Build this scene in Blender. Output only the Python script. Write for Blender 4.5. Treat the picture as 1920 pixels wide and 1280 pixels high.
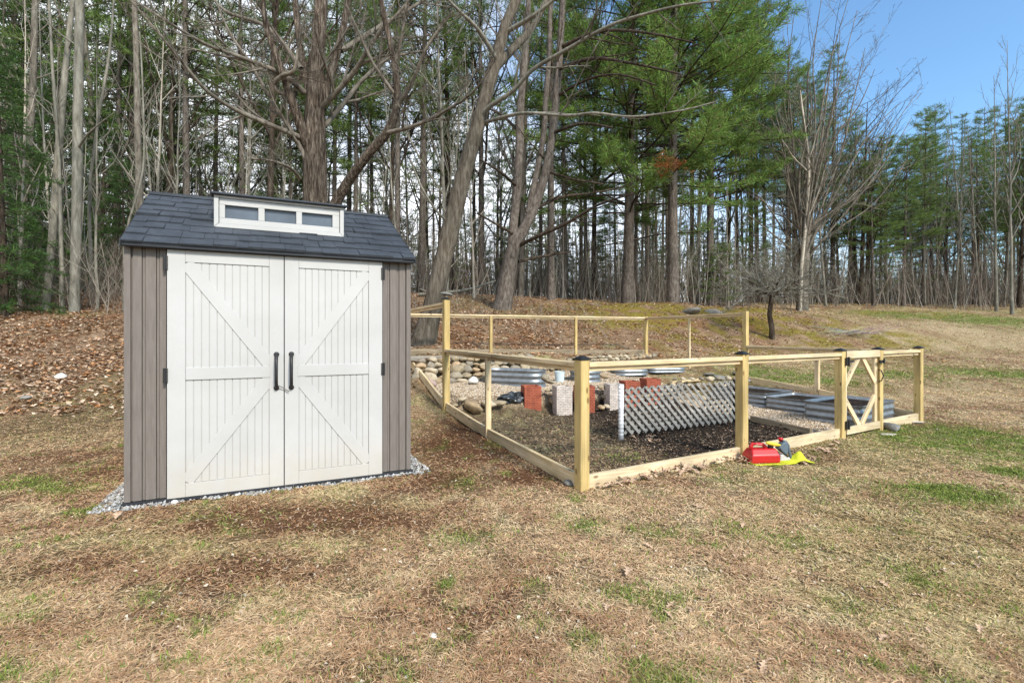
import bpy, bmesh, math, random
import numpy as np
from mathutils import Vector, Matrix

# ------------------------------------------------------------------ camera, sky, sun
S = bpy.context.scene
for o in list(bpy.data.objects):
    bpy.data.objects.remove(o)
COL = S.collection
F = 900.0; CX = 960.0; Y0 = 625.0; H = 1.27          # focal length in pixels, horizon row, eye height
cam_d = bpy.data.cameras.new('camera'); cam = bpy.data.objects.new('camera', cam_d); COL.objects.link(cam)
cam.location = (0, 0, H); cam.rotation_euler = (math.pi/2, 0, 0)
cam_d.sensor_width = 36; cam_d.lens = 36*F/1920; cam_d.shift_y = -(640-Y0)/1920
cam_d.clip_start = 0.05; cam_d.clip_end = 2000
S.camera = cam
S.view_settings.view_transform = 'Standard'; S.view_settings.look = 'None'
S.view_settings.exposure = 1.0; S.view_settings.gamma = 1
SUN_EL, SUN_AZ = math.radians(40), math.radians(146)   # azimuth from +Y towards +X
world = bpy.data.worlds.new('World'); S.world = world; world.use_nodes = True
nt = world.node_tree; nt.nodes.clear()
def N(nt, t, **kw):
    n = nt.nodes.new(t)
    for k, v in kw.items():
        if k.startswith('i_'): n.inputs[k[2:].replace('_', ' ')].default_value = v
        else: setattr(n, k, v)
    return n
wo = N(nt, 'ShaderNodeOutputWorld'); bg = N(nt, 'ShaderNodeBackground'); bg.inputs[1].default_value = 0.125
sky = N(nt, 'ShaderNodeTexSky'); sky.sky_type = 'NISHITA'; sky.sun_disc = False
sky.sun_elevation = SUN_EL; sky.sun_rotation = SUN_AZ; sky.air_density = 1.0; sky.dust_density = 1.0; sky.ozone_density = 1.2
tc = N(nt, 'ShaderNodeTexCoord')
mp = N(nt, 'ShaderNodeMapping'); mp.inputs['Scale'].default_value = (1, 1, 2.2)
no = N(nt, 'ShaderNodeTexNoise'); no.inputs['Scale'].default_value = 2.3; no.inputs['Detail'].default_value = 7; no.inputs['Roughness'].default_value = .6
sx = N(nt, 'ShaderNodeSeparateXYZ')
m1 = N(nt, 'ShaderNodeMath', operation='MULTIPLY_ADD'); m1.inputs[1].default_value = -0.50; m1.inputs[2].default_value = 0.38   # more cloud to the left
m2 = N(nt, 'ShaderNodeMath', operation='MULTIPLY_ADD'); m2.inputs[1].default_value = -0.95   # and towards the horizon
m3 = N(nt, 'ShaderNodeMath', operation='ADD')
mr = N(nt, 'ShaderNodeMapRange', interpolation_type='SMOOTHSTEP'); mr.inputs['From Min'].default_value = .28; mr.inputs['From Max'].default_value = .78
mr.inputs['To Max'].default_value = .93
mx = N(nt, 'ShaderNodeMix', data_type='RGBA'); mx.inputs['B'].default_value = (7.0, 7.15, 7.4, 1)
L = nt.links.new
L(tc.outputs['Generated'], mp.inputs[0]); L(mp.outputs[0], no.inputs['Vector']); L(tc.outputs['Generated'], sx.inputs[0])
L(sx.outputs['X'], m1.inputs[0]); L(sx.outputs['Z'], m2.inputs[0]); L(m1.outputs[0], m2.inputs[2])
L(m2.outputs[0], m3.inputs[0]); L(no.outputs['Fac'], m3.inputs[1]); L(m3.outputs[0], mr.inputs['Value'])
gr_ = N(nt, 'ShaderNodeMix', data_type='RGBA', blend_type='MULTIPLY'); gr_.inputs['Factor'].default_value = 1; gr_.inputs['B'].default_value = (.78, 1.02, 1.12, 1)   # clear spring blue
L(sky.outputs[0], gr_.inputs['A']); L(mr.outputs[0], mx.inputs['Factor']); L(gr_.outputs['Result'], mx.inputs['A']); L(mx.outputs['Result'], bg.inputs[0]); L(bg.outputs[0], wo.inputs[0])
sd = bpy.data.lights.new('sun', 'SUN'); sun = bpy.data.objects.new('sun', sd); COL.objects.link(sun)
sd.energy = 2.6; sd.angle = math.radians(9); sd.color = (1, .93, .83)
sv = Vector((math.sin(SUN_AZ)*math.cos(SUN_EL), math.cos(SUN_AZ)*math.cos(SUN_EL), math.sin(SUN_EL)))
sun.rotation_euler = (-sv).to_track_quat('-Z', 'Y').to_euler(); sun.location = (0, 0, 30)

# ------------------------------------------------------------------ terrain
def sst(x, a, b):
    t = np.clip((x-a)/(b-a), 0, 1); return t*t*(3-2*t)
US = [-30,3.3,5,6.6,7.6,8.3,9.4,10.5,12,14,16.3,19.5,22,26,32,60,300]
HS = [0,0,.03,.10,.30,.52,.72,1.02,1.45,1.95,2.40,2.98,3.25,3.50,3.66,3.75,3.6]
def ucoord(X, Y):
    X = np.asarray(X, float); Y = np.asarray(Y, float)
    Xc = np.where(X < -1.5, -1.5+(X+1.5)*.12, X); Xc = np.where(Xc > 9, 9+(Xc-9)*.2, Xc)
    return .867*Y-.499*Xc
P0 = np.array([.568, 3.90]); E1 = np.array([.867, .499]); E2 = np.array([-.423, .906])
MI = np.linalg.inv(np.array([[E1[0], E2[0]], [E1[1], E2[1]]]))
def st(X, Y):                         # garden coordinates: s along the front, t into the garden
    dx = X-P0[0]; dy = Y-P0[1]
    return MI[0,0]*dx+MI[0,1]*dy, MI[1,0]*dx+MI[1,1]*dy
def gw(s, t):
    p = P0+E1*s+E2*t; return float(p[0]), float(p[1])
def height(X, Y):
    X = np.asarray(X, float); Y = np.asarray(Y, float); u = ucoord(X, Y)
    z = (np.interp(u-.5, US, HS)+2*np.interp(u, US, HS)+np.interp(u+.5, US, HS))/4
    z = z+.2*sst(st(X, Y)[0], 5.0, 6.2)*sst(u, 3.6, 5.0)*(1-sst(u, 6.5, 9.2))
    z = z+.65*np.exp(-((X-9.5)/5.6)**2-((Y-20)/2.8)**2)
    s, t = st(X, Y)
    inside = sst(s, .03, .25)*(1-sst(s, 5.9, 6.3))*sst(t, .05, .3)*(1-sst(t, 6.3, 6.6))
    zl = .02; zt = .30+.03*np.clip(t-3.2, 0, 3); b = 3.0+.25*(1-sst(s, 0, 2))
    zin = zl+(zt-zl)*sst(t, b, b+.3)
    wb = sst(t, 5.35, 5.6)
    zin = zin+(.78-zt)*wb
    w = inside*(1-sst(s, 3.0, 4.2))
    z = zin*w+z*(1-w)
    ws = sst(X, -3.9, -3.3)*(1-sst(X, -.9, -.5))*(1-sst(Y, 6.0, 6.8))
    return z*(1-ws)
def hz(x, y): return float(height(x, y))
def at(px, py, d): return Vector(((px-CX)/F*d, d, H+(Y0-py)/F*d))
_d = np.concatenate([np.linspace(1.2, 30, 6000), np.linspace(30, 90, 3000)])
def hit(px, py):                      # where the sight line of a pixel meets the ground
    X = (px-CX)/F*_d; Z = H+(Y0-py)/F*_d; g = height(X, _d); k = int(np.argmax(g > Z)) if (g > Z).any() else int(np.argmax(np.where(_d > 8, (g-H)/_d, -9)))
    return float(X[k]), float(_d[k]), float(g[k])

# value noise
_rs = np.random.RandomState(7); _tab = _rs.rand(256, 256)
def vn(X, Y, sc, ox=0.0):
    x = X*sc+ox*17.3; y = Y*sc+ox*9.1
    xi = np.floor(x).astype(int); yi = np.floor(y).astype(int); fx = x-xi; fy = y-yi
    fx = fx*fx*(3-2*fx); fy = fy*fy*(3-2*fy)
    a = _tab[xi & 255, yi & 255]; b = _tab[(xi+1) & 255, yi & 255]; c = _tab[xi & 255, (yi+1) & 255]; d = _tab[(xi+1) & 255, (yi+1) & 255]
    return (a*(1-fx)+b*fx)*(1-fy)+(c*(1-fx)+d*fx)*fy
def fbm(X, Y, sc, ox=0.0, o=4):
    r = 0; a = .5; t = 0
    for i in range(o):
        r = r+a*vn(X, Y, sc, ox+i*3.7); t += a; a *= .55; sc *= 2.1
    return r/t
def relief(X, Y):
    far = sst(ucoord(X, Y), 8, 12)
    s, t = st(X, Y)
    r = (fbm(X, Y, 2.2, 1)-.5)*.035 + (fbm(X, Y, 9, 2, 3)-.5)*.022 + far*(fbm(X, Y, .5, 5)-.5)*.30
    near_shed = sst(X, -3.3, -3.0)*(1-sst(X, -.75, -.5))*sst(Y, 3.2, 3.4)*(1-sst(Y, 6.3, 6.8))
    return r*(1-.8*near_shed)
def gz(X, Y): return height(X, Y)+relief(X, Y)
def gzf(x, y): return float(gz(np.array([x]), np.array([y]))[0])

# ------------------------------------------------------------------ ground colours (what grows or lies there, plus the shed's shadow painted in at left)
def ell(px, py, rx, ry, w=1.0):
    x, y, z = hit(px, py); a = hit(px, py-ry); b = hit(px, py+ry)
    return (x, y, rx*y/F, max(abs(a[1]-b[1])/2, .08), w)
GREEN = [ell(*a) for a in [(1800,822,150,34,1.3),(1780,925,110,18,1.0),(1860,700,110,14,.9),(1480,706,110,14,1.1),(1650,700,70,12,.9),(1220,995,45,12,.7),(1450,1010,70,24,.35),(850,1140,20,10,.7),(835,1097,14,7,.7),(862,905,40,14,.5),(155,960,26,9,1.1),(1600,1135,40,18,.6),(1160,858,30,10,1.0),(1860,600,110,12,1.3),(1700,590,90,8,.8),(1720,1080,60,30,.5),(60,905,60,16,.6),(1890,886,40,10,.9),(1000,1165,30,12,.5),(300,1115,30,14,.5),(1100,985,40,14,.4),(110,912,60,14,.6),(1250,1260,80,20,.5),(880,1010,60,20,.3)]]
DIRT = [ell(*a) for a in [(900,820,140,46,1.3),(830,900,90,22,.8),(985,893,75,18,1.0),(560,975,300,34,1.1),(430,1075,190,50,.85),(150,1060,190,40,.7),(60,1190,140,40,.6),(300,1150,130,30,.5),(700,1180,90,30,.4),(290,880,80,10,.5),(1500,860,120,14,.6),(1750,798,60,8,.8),(640,1090,120,40,.4)]]
DARK = [ell(*a) for a in [(110,800,150,45,1.0),(1125,1100,42,18,.9),(60,735,90,12,.5),(150,690,120,16,.35)]]  # first: shed's soft shadow painted into the lawn colour; second: bare dark patch
MOSS = [ell(*a) for a in [(1220,570,150,12,1.3),(1270,605,150,22,1.0),(1560,628,170,20,1.2),(1420,590,160,16,1.0),(1730,590,130,8,.9),(1050,580,90,9,.5),(160,815,110,10,.4),(280,1170,50,20,.4),(1500,568,140,7,.8)]]
TAN = [ell(*a) for a in [(1720,640,80,22,1.2),(1800,620,120,14,.9),(1860,645,120,14,.7),(1790,740,150,25,.5),(60,740,60,14,.4)]]
def msum(X, Y, L_, k=0):
    r = np.zeros_like(X)
    wob = .55+.9*fbm(X, Y, 1.6, 20+k)
    for x, y, a, b, w in L_:
        q = ((X-x)/a)**2+((Y-y)/b)**2
        r = np.maximum(r, w*np.exp(-q*1.1)*wob)
    return np.clip(r, 0, 1)
BA = hit(1408, 788); BB = hit(1521, 814)
def zones(X, Y):
    u = ucoord(X, Y); s, t = st(X, Y)
    ins = (s > 0)*(s < 6.05)*(t > 0.03)*(t < 5.5)
    side = (X-BA[0])*(BB[1]-BA[1])-(Y-BA[1])*(BB[0]-BA[0])       # which side of the wooden edging
    right = np.where((side < 0) & (s > 3.25), 1.0, 0.0)*(t < 3.2)
    lip = 3.05+.25*(1-sst(s, 0, 2))
    gravel = ins*(np.where(t > lip+.1, 1.0, 0.0)+right*(t > 0.0))
    gravel = np.clip(gravel, 0, 1)*np.where(s > 5.0, (t < 3.0), 1)
    soil = ins*(1-gravel)*(s < 5)
    leaf = sst(u+(fbm(X, Y, .35, 8)-.5)*3.2+2.0*(1-sst(X, -6, -3.4))+2.2*(fbm(X, Y, 1.6, 9)-.5), 8.0, 11.0)*(1-sst(X, 10.5, 15)*(1-sst(u, 21, 26)))
    leaf = leaf*(1-ins)
    return u, s, t, gravel, soil, leaf
C = lambda *a: np.array(a)
def lerp(a, b, w): return a*(1-w[:, None])+b*w[:, None]
def gcol(X, Y):
    u, s, t, gravel, soil, leaf = zones(X, Y)
    n1 = fbm(X, Y, 1.3, 3); n2 = fbm(X, Y, 5, 4); n3 = fbm(X, Y, .45, 6)
    c = np.tile(C(.300, .215, .130), (len(X), 1))
    c = lerp(c, C(.195, .118, .070), sst(n1, .38, .60))
    c = lerp(c, C(.40, .33, .20), sst(n2, .48, .72)*.8)
    c = lerp(c, C(.20, .205, .075), np.clip(sst(n3+.5*(n2-.5), .50, .74)*.45, 0, 1))
    g = msum(X, Y, GREEN, 1); g = g*(.35+.9*sst(fbm(X, Y, 7, 12), .38, .62)); g = np.maximum(g, sst(fbm(X, Y, 5.5, 11), .60, .76)*.34*sst(fbm(X, Y, .8, 13), .40, .65))
    d = msum(X, Y, DIRT, 2); k = msum(X, Y, DARK, 3); m = msum(X, Y, MOSS, 4); tn = msum(X, Y, TAN, 5)
    lc = np.tile(C(.215, .138, .085), (len(X), 1)); lc = lerp(lc, C(.28, .19, .12), sst(n2, .4, .65)); lc = lerp(lc, C(.19, .088, .042), sst(n1, .5, .7)*.7)
    lc = lerp(lc, C(.15, .14, .05), sst(n3, .55, .7)*.4)
    c = lerp(c, lc, leaf)
    c = lerp(c, C(.36, .28, .17), np.clip(tn*1.2, 0, 1)); c = lerp(c, C(.190, .150, .024), np.clip(m*1.7*sst(fbm(X, Y, 2.0, 41)+.25*(n3-.5), .40, .62), 0, .85))
    d = np.maximum(d, .45*sst(fbm(X, Y, .9, 51), .50, .66)*sst(-X, -1.2, .6)*(1-leaf)*(Y < 8)); c = lerp(c, C(.125, .060, .030), np.clip(d*1.3, 0, .94)); c = lerp(c, C(.12, .088, .045), np.clip(k*.95, 0, .75))
    c = lerp(c, C(.125, .175, .04), np.clip(g, 0, .8))
    gc = np.tile(C(.36, .28, .19), (len(X), 1)); gc = lerp(gc, C(.27, .20, .14), sst(n2, .4, .7))
    c = lerp(c, gc, gravel*1.0)
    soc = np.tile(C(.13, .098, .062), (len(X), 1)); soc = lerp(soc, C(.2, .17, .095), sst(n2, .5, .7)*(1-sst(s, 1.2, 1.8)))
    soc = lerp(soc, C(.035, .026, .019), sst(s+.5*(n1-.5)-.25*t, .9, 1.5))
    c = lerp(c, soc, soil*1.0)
    far = sst(u, 22, 30); c = lerp(c, C(.10, .066, .042), far*(1-g))
    return c, g, leaf, gravel, soil, d, k

# ------------------------------------------------------------------ helpers
def tag(o, label=None, cat=None, group=None, kind=None):
    if label: o['label'] = label
    if cat: o['category'] = cat
    if group: o['group'] = group
    if kind: o['kind'] = kind
    return o
def empty(name, loc, label, cat, group=None, rot=None):
    o = bpy.data.objects.new(name, None); COL.objects.link(o); o.location = loc; o.empty_display_size = .1
    if rot: o.rotation_euler = rot
    return tag(o, label, cat, group)
def mesh_np(name, V, FS, mats, col=None, midx=None, smooth=False):
    me = bpy.data.meshes.new(name); V = np.asarray(V, np.float32)
    FS = [np.asarray(f, np.int32) for f in FS if len(f)]
    me.vertices.add(len(V)); me.vertices.foreach_set('co', V.ravel())
    nl = sum(f.size for f in FS); npol = sum(len(f) for f in FS)
    me.loops.add(nl); me.loops.foreach_set('vertex_index', np.concatenate([f.ravel() for f in FS]))
    me.polygons.add(npol)
    tot = np.concatenate([np.full(len(f), f.shape[1], np.int32) for f in FS])
    me.polygons.foreach_set('loop_start', np.concatenate([[0], np.cumsum(tot)[:-1]]).astype(np.int32))
    try: me.polygons.foreach_set('loop_total', tot)
    except Exception: pass
    if midx is not None: me.polygons.foreach_set('material_index', np.asarray(midx, np.int32))
    if smooth: me.polygons.foreach_set('use_smooth', np.ones(npol, bool))
    if col is not None:
        a = me.color_attributes.new('Col', 'FLOAT_COLOR', 'POINT')
        cc = np.ones((len(V), 4), np.float32); cc[:, :3] = col; a.data.foreach_set('color', cc.ravel())
    for m in (mats if isinstance(mats, (list, tuple)) else [mats]): me.materials.append(m)
    me.update(calc_edges=True)
    return me
def link(name, me, parent=None, loc=None):
    o = bpy.data.objects.new(name, me); COL.objects.link(o)
    if parent is not None: o.parent = parent
    if loc is not None: o.location = loc
    return o
def bm_obj(name, bm, mat, parent=None, loc=None, mw=None, smooth=False, bevel=0, seg=1):
    if bevel:
        bmesh.ops.bevel(bm, geom=[e for e in bm.edges], offset=bevel, segments=seg, affect='EDGES', profile=.6)
    me = bpy.data.meshes.new(name); bm.to_mesh(me); bm.free()
    for m in (mat if isinstance(mat, (list, tuple)) else [mat]): me.materials.append(m)
    if smooth:
        me.polygons.foreach_set('use_smooth', np.ones(len(me.polygons), bool))
    o = link(name, me, parent, loc)
    if mw is not None: o.matrix_basis = mw
    return o
def bbox(bm, x0, x1, y0, y1, z0, z1, mi=0):
    v = [bm.verts.new(p) for p in ((x0,y0,z0),(x1,y0,z0),(x1,y1,z0),(x0,y1,z0),(x0,y0,z1),(x1,y0,z1),(x1,y1,z1),(x0,y1,z1))]
    for f in ((0,3,2,1),(4,5,6,7),(0,1,5,4),(1,2,6,5),(2,3,7,6),(3,0,4,7)):
        fc = bm.faces.new([v[i] for i in f]); fc.material_index = mi
    return v
def prism(bm, poly, y0, y1, mi=0):      # poly in x,z extruded along y
    a = [bm.verts.new((x, y0, z)) for x, z in poly]; b = [bm.verts.new((x, y1, z)) for x, z in poly]
    n = len(poly); bm.faces.new(a).material_index = mi; bm.faces.new(b[::-1]).material_index = mi
    for i in range(n):
        bm.faces.new((a[i], b[i], b[(i+1) % n], a[(i+1) % n])).material_index = mi
    bmesh.ops.recalc_face_normals(bm, faces=bm.faces[:])
def frame_from(p0, p1, up=Vector((0, 0, 1))):
    x = (p1-p0).normalized(); y = up.cross(x).normalized(); z = x.cross(y)
    m = Matrix((x, y, z)).transposed().to_4x4(); m.translation = (p0+p1)/2; return m
def board(name, p0, p1, w, h, mat, parent, up=Vector((0, 0, 1)), bevel=.003):
    """straight timber from p0 to p1 (world), its local x along the grain"""
    p0 = Vector(p0); p1 = Vector(p1); L_ = (p1-p0).length
    bm = bmesh.new(); bbox(bm, -L_/2, L_/2, -w/2, w/2, -h/2, h/2)
    m = frame_from(p0, p1, up)
    if parent is not None: m = parent.matrix_basis.inverted() @ m
    return bm_obj(name, bm, mat, parent, mw=m, bevel=bevel)
class Acc:
    def __init__(s): s.V = []; s.Q = []; s.T = []; s.n = 0; s.C = []
    def tube(s, pts, rad, n=6, col=None, cap=False):
        pts = np.asarray(pts, float); rad = np.asarray(rad, float); k = len(pts)
        t = np.gradient(pts, axis=0); t /= (np.linalg.norm(t, axis=1, keepdims=True)+1e-9)
        ref = np.array([.3, .2, 1.]) if abs(t[0, 2]) < .8 else np.array([1., .1, .05])
        a = np.cross(t, ref); a /= (np.linalg.norm(a, axis=1, keepdims=True)+1e-9); b = np.cross(t, a)
        th = np.arange(n)*2*np.pi/n
        V = pts[:, None]+rad[:, None, None]*(np.cos(th)[None, :, None]*a[:, None]+np.sin(th)[None, :, None]*b[:, None])
        s.V.append(V.reshape(-1, 3))
        i = np.arange(k-1)[:, None]*n; j = np.arange(n)[None]; j2 = (j+1) % n
        s.Q.append(np.stack([i+j, i+j2, i+n+j2, i+n+j], -1).reshape(-1, 4)+s.n)
        if col is not None: s.C.append(np.tile(col, (k*n, 1)))
        if cap:
            s.V.append(pts[[0, -1]])
            if col is not None: s.C.append(np.tile(col, (2, 1)))
            jj = np.arange(n); a0 = s.n+k*n
            s.T.append(np.stack([np.full(n, a0), s.n+(jj+1) % n, s.n+jj], -1)); s.T.append(np.stack([np.full(n, a0+1), s.n+(k-1)*n+jj, s.n+(k-1)*n+(jj+1) % n], -1))
            s.n += 2
        s.n += k*n
    def tris(s, V, T, col=None):
        s.V.append(V); s.T.append(T+s.n); s.n += len(V)
        if col is not None: s.C.append(col)
    def mesh(s, name, mat, smooth=True):
        return mesh_np(name, np.concatenate(s.V), [np.concatenate(s.Q) if s.Q else [], np.concatenate(s.T) if s.T else []], mat, np.concatenate(s.C) if s.C else None, smooth=smooth)

# ------------------------------------------------------------------ materials
def mat_new(name, rough=.8, spec=.3, metal=0):
    m = bpy.data.materials.new(name); m.use_nodes = True; nt = m.node_tree
    b = nt.nodes['Principled BSDF']; b.inputs['Roughness'].default_value = rough; b.inputs['Specular IOR Level'].default_value = spec; b.inputs['Metallic'].default_value = metal
    return m, nt, b
def ramp(nt, stops):
    r = nt.nodes.new('ShaderNodeValToRGB'); e = r.color_ramp.elements
    e[0].position = stops[0][0]; e[0].color = (*stops[0][1], 1); e[1].position = stops[-1][0]; e[1].color = (*stops[-1][1], 1)
    for p, c in stops[1:-1]:
        x = e.new(p); x.color = (*c, 1)
    return r
def objcoord(nt, scale=(1, 1, 1), rnd=True):
    tc = nt.nodes.new('ShaderNodeTexCoord'); mp = nt.nodes.new('ShaderNodeMapping'); mp.inputs['Scale'].default_value = scale
    if rnd:
        oi = nt.nodes.new('ShaderNodeObjectInfo'); va = nt.nodes.new('ShaderNodeVectorMath'); va.operation = 'MULTIPLY_ADD'
        va.inputs[1].default_value = (37, 51, 23)
        nt.links.new(oi.outputs['Random'], va.inputs[0]); nt.links.new(tc.outputs['Object'], va.inputs[2]); nt.links.new(va.outputs[0], mp.inputs[0])
    else: nt.links.new(tc.outputs['Object'], mp.inputs[0])
    return mp
def noise(nt, vec, scale, detail=5, rough=.6, dist=0):
    n = nt.nodes.new('ShaderNodeTexNoise'); n.inputs['Scale'].default_value = scale; n.inputs['Detail'].default_value = detail; n.inputs['Roughness'].default_value = rough; n.inputs['Distortion'].default_value = dist
    nt.links.new(vec, n.inputs['Vector']); return n
def bump(nt, b, h, strength=.3, dist=.01):
    bp = nt.nodes.new('ShaderNodeBump'); bp.inputs['Strength'].default_value = strength; bp.inputs['Distance'].default_value = dist
    nt.links.new(h, bp.inputs['Height']); nt.links.new(bp.outputs[0], b.inputs['Normal']); return bp
def mixc(nt, a, b_, f, mode='MIX'):
    m = nt.nodes.new('ShaderNodeMix'); m.data_type = 'RGBA'; m.blend_type = mode
    for v, s in ((a, 'A'), (b_, 'B'), (f, 'Factor')):
        if isinstance(v, (int, float)): m.inputs[s].default_value = v
        elif isinstance(v, tuple): m.inputs[s].default_value = (*v, 1)
        else: nt.links.new(v, m.inputs[s])
    return m.outputs['Result']
def wood_mat(name, c1, c2, c3, knots=True, green=0):
    m, nt, b = mat_new(name, .75, .25); v = objcoord(nt, (1.6, 26, 26))
    n = noise(nt, v.outputs[0], 1.2, 5, .6, .6); r = ramp(nt, [(.3, c1), (.52, c2), (.72, c3)]); nt.links.new(n.outputs['Fac'], r.inputs[0])
    v2 = objcoord(nt, (5, 11, 11)); vo = nt.nodes.new('ShaderNodeTexVoronoi'); vo.inputs['Scale'].default_value = 1.0; nt.links.new(v2.outputs[0], vo.inputs['Vector'])
    rk = ramp(nt, [(.0, (1, 1, 1)), (.10, (.8, .8, .8)), (.17, (0, 0, 0))]); nt.links.new(vo.outputs['Distance'], rk.inputs[0])
    c = mixc(nt, r.outputs[0], (c1[0]*.45, c1[1]*.38, c1[2]*.35), rk.outputs[0]) if knots else r.outputs[0]
    v3 = objcoord(nt, (1.5, 4, 4)); n3 = noise(nt, v3.outputs[0], 1.5, 4); r3 = ramp(nt, [(.35, (.78, .78, .76)), (.65, (1.12, 1.1, 1.05))]); nt.links.new(n3.outputs['Fac'], r3.inputs[0])
    c = mixc(nt, c, r3.outputs[0], 1.0, 'MULTIPLY'); nt.links.new(c, b.inputs['Base Color']); bump(nt, b, n.outputs['Fac'], .35, .003)
    return m
def simple_mat(name, col, rough=.6, spec=.4, metal=0, var=.15, sc=8, bmp=.1, bsc=60, bd=.002):
    m, nt, b = mat_new(name, rough, spec, metal); v = objcoord(nt); n = noise(nt, v.outputs[0], sc, 5)
    r = ramp(nt, [(.3, tuple(x*(1-var) for x in col)), (.7, tuple(min(1, x*(1+var)) for x in col))]); nt.links.new(n.outputs['Fac'], r.inputs[0]); nt.links.new(r.outputs[0], b.inputs['Base Color'])
    n2 = noise(nt, v.outputs[0], bsc, 4); bump(nt, b, n2.outputs['Fac'], bmp, bd)
    return m
def attr_mat(name, rough=.85, spec=.15, transl=0, var=.25, sc=30):
    m, nt, b = mat_new(name, rough, spec); a = nt.nodes.new('ShaderNodeAttribute'); a.attribute_name = 'Col'
    nt.links.new(a.outputs['Color'], b.inputs['Base Color'])
    if transl:
        t = nt.nodes.new('ShaderNodeBsdfTranslucent'); ms = nt.nodes.new('ShaderNodeMixShader'); ms.inputs[0].default_value = transl
        nt.links.new(a.outputs['Color'], t.inputs[0]); nt.links.new(b.outputs[0], ms.inputs[1]); nt.links.new(t.outputs[0], ms.inputs[2])
        nt.links.new(ms.outputs[0], nt.nodes['Material Output'].inputs[0])
    return m
def bark_mat(name, c1, c2, c3, sc=(5, 5, 1.1), bs=.9, bd=.03, scale=2.2):
    m, nt, b = mat_new(name, .92, .1); v = objcoord(nt, sc); n = noise(nt, v.outputs[0], scale, 7, .65, .4)
    r = ramp(nt, [(.33, c1), (.5, c2), (.68, c3)]); nt.links.new(n.outputs['Fac'], r.inputs[0])
    v2 = objcoord(nt, (1, 1, .6)); n2 = noise(nt, v2.outputs[0], 1.1, 4); r2 = ramp(nt, [(.35, (.72, .74, .72)), (.65, (1.2, 1.18, 1.12))]); nt.links.new(n2.outputs['Fac'], r2.inputs[0])
    nt.links.new(mixc(nt, r.outputs[0], r2.outputs[0], 1.0, 'MULTIPLY'), b.inputs['Base Color']); bump(nt, b, n.outputs['Fac'], bs, bd)
    return m
M = {}
M['post'] = wood_mat('post wood', (.36, .255, .10), (.475, .35, .15), (.565, .44, .21))
M['rail'] = wood_mat('rail wood', (.46, .345, .19), (.60, .47, .29), (.70, .575, .40))
M['base'] = wood_mat('base board wood', (.43, .33, .20), (.57, .46, .30), (.66, .56, .40))
M['grey_wood'] = wood_mat('weathered wood', (.17, .145, .12), (.26, .23, .195), (.36, .33, .29), False)
M['edging'] = wood_mat('old edging', (.15, .115, .075), (.24, .19, .13), (.33, .27, .19))
M['black'] = simple_mat('black plastic', (.014, .014, .015), .45, .4, var=.2)
M['fascia'] = simple_mat('black resin', (.016, .017, .02), .5, .4, var=.2)
M['iron'] = simple_mat('black iron', (.018, .017, .017), .5, .5, .2)
M['rope'] = simple_mat('tie', (.12, .12, .11), .6)
# resin of the shed doors with a faint stippled wood grain
m, nt_, b = mat_new('white resin', .55, .35); v = objcoord(nt_, (14, 14, 2.2), False); n = noise(nt_, v.outputs[0], 4, 6, .65)
v2 = objcoord(nt_, (1, 1, 1), False); n2 = noise(nt_, v2.outputs[0], 1.7, 5)
r = ramp(nt_, [(.3, (.380, .373, .356)), (.7, (.445, .438, .424))]); nt_.links.new(n2.outputs['Fac'], r.inputs[0])
sz = nt_.nodes.new('ShaderNodeSeparateXYZ'); nt_.links.new(v2.outputs[0], sz.inputs[0])
n4 = noise(nt_, v2.outputs[0], 9, 6); dm = nt_.nodes.new('ShaderNodeMapRange'); dm.inputs['From Min'].default_value = .0; dm.inputs['From Max'].default_value = .42; dm.inputs['To Min'].default_value = .95; dm.inputs['To Max'].default_value = 0
nt_.links.new(sz.outputs['Z'], dm.inputs['Value']); mm = nt_.nodes.new('ShaderNodeMath'); mm.operation = 'MULTIPLY'; nt_.links.new(dm.outputs[0], mm.inputs[0]); nt_.links.new(n4.outputs['Fac'], mm.inputs[1])
nt_.links.new(mixc(nt_, r.outputs[0], (.42, .36, .28), mm.outputs[0]), b.inputs['Base Color']); bump(nt_, b, n.outputs['Fac'], .4, .0022); M['resin'] = m
m, nt_, b = mat_new('taupe resin', .6, .3); v = objcoord(nt_, (16, 16, 1.6), False); n = noise(nt_, v.outputs[0], 4, 6, .65)
r = ramp(nt_, [(.3, (.128, .108, .093)), (.7, (.172, .148, .130))]); nt_.links.new(n.outputs['Fac'], r.inputs[0]); nt_.links.new(r.outputs[0], b.inputs['Base Color']); bump(nt_, b, n.outputs['Fac'], .4, .002); M['taupe'] = m
m, nt_, b = mat_new('slate shingle', .75, .3); v = objcoord(nt_, (1, 1, 1), False); n = noise(nt_, v.outputs[0], 90, 4, .7); n2 = noise(nt_, v.outputs[0], 4, 4)
r = ramp(nt_, [(.3, (.028, .033, .041)), (.7, (.056, .064, .076))]); nt_.links.new(n2.outputs['Fac'], r.inputs[0])
r2 = ramp(nt_, [(.3, (.75, .75, .75)), (.7, (1.3, 1.3, 1.3))]); nt_.links.new(n.outputs['Fac'], r2.inputs[0])
nt_.links.new(mixc(nt_, r.outputs[0], r2.outputs[0], 1.0, 'MULTIPLY'), b.inputs['Base Color']); bump(nt_, b, n.outputs['Fac'], .5, .002); M['shingle'] = m
M['slat'] = wood_mat('grey lattice wood', (.18,.17,.155), (.27,.26,.245), (.38,.37,.35), False)
M['pane'] = simple_mat('frosted pane', (.075, .092, .115), .28, .5, var=.2, sc=5, bmp=.25, bsc=40)
m, nt_, b = mat_new('galvanised steel', .48, .5, .7); v = objcoord(nt_, (1, 1, 1)); n = noise(nt_, v.outputs[0], 14, 4)
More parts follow.
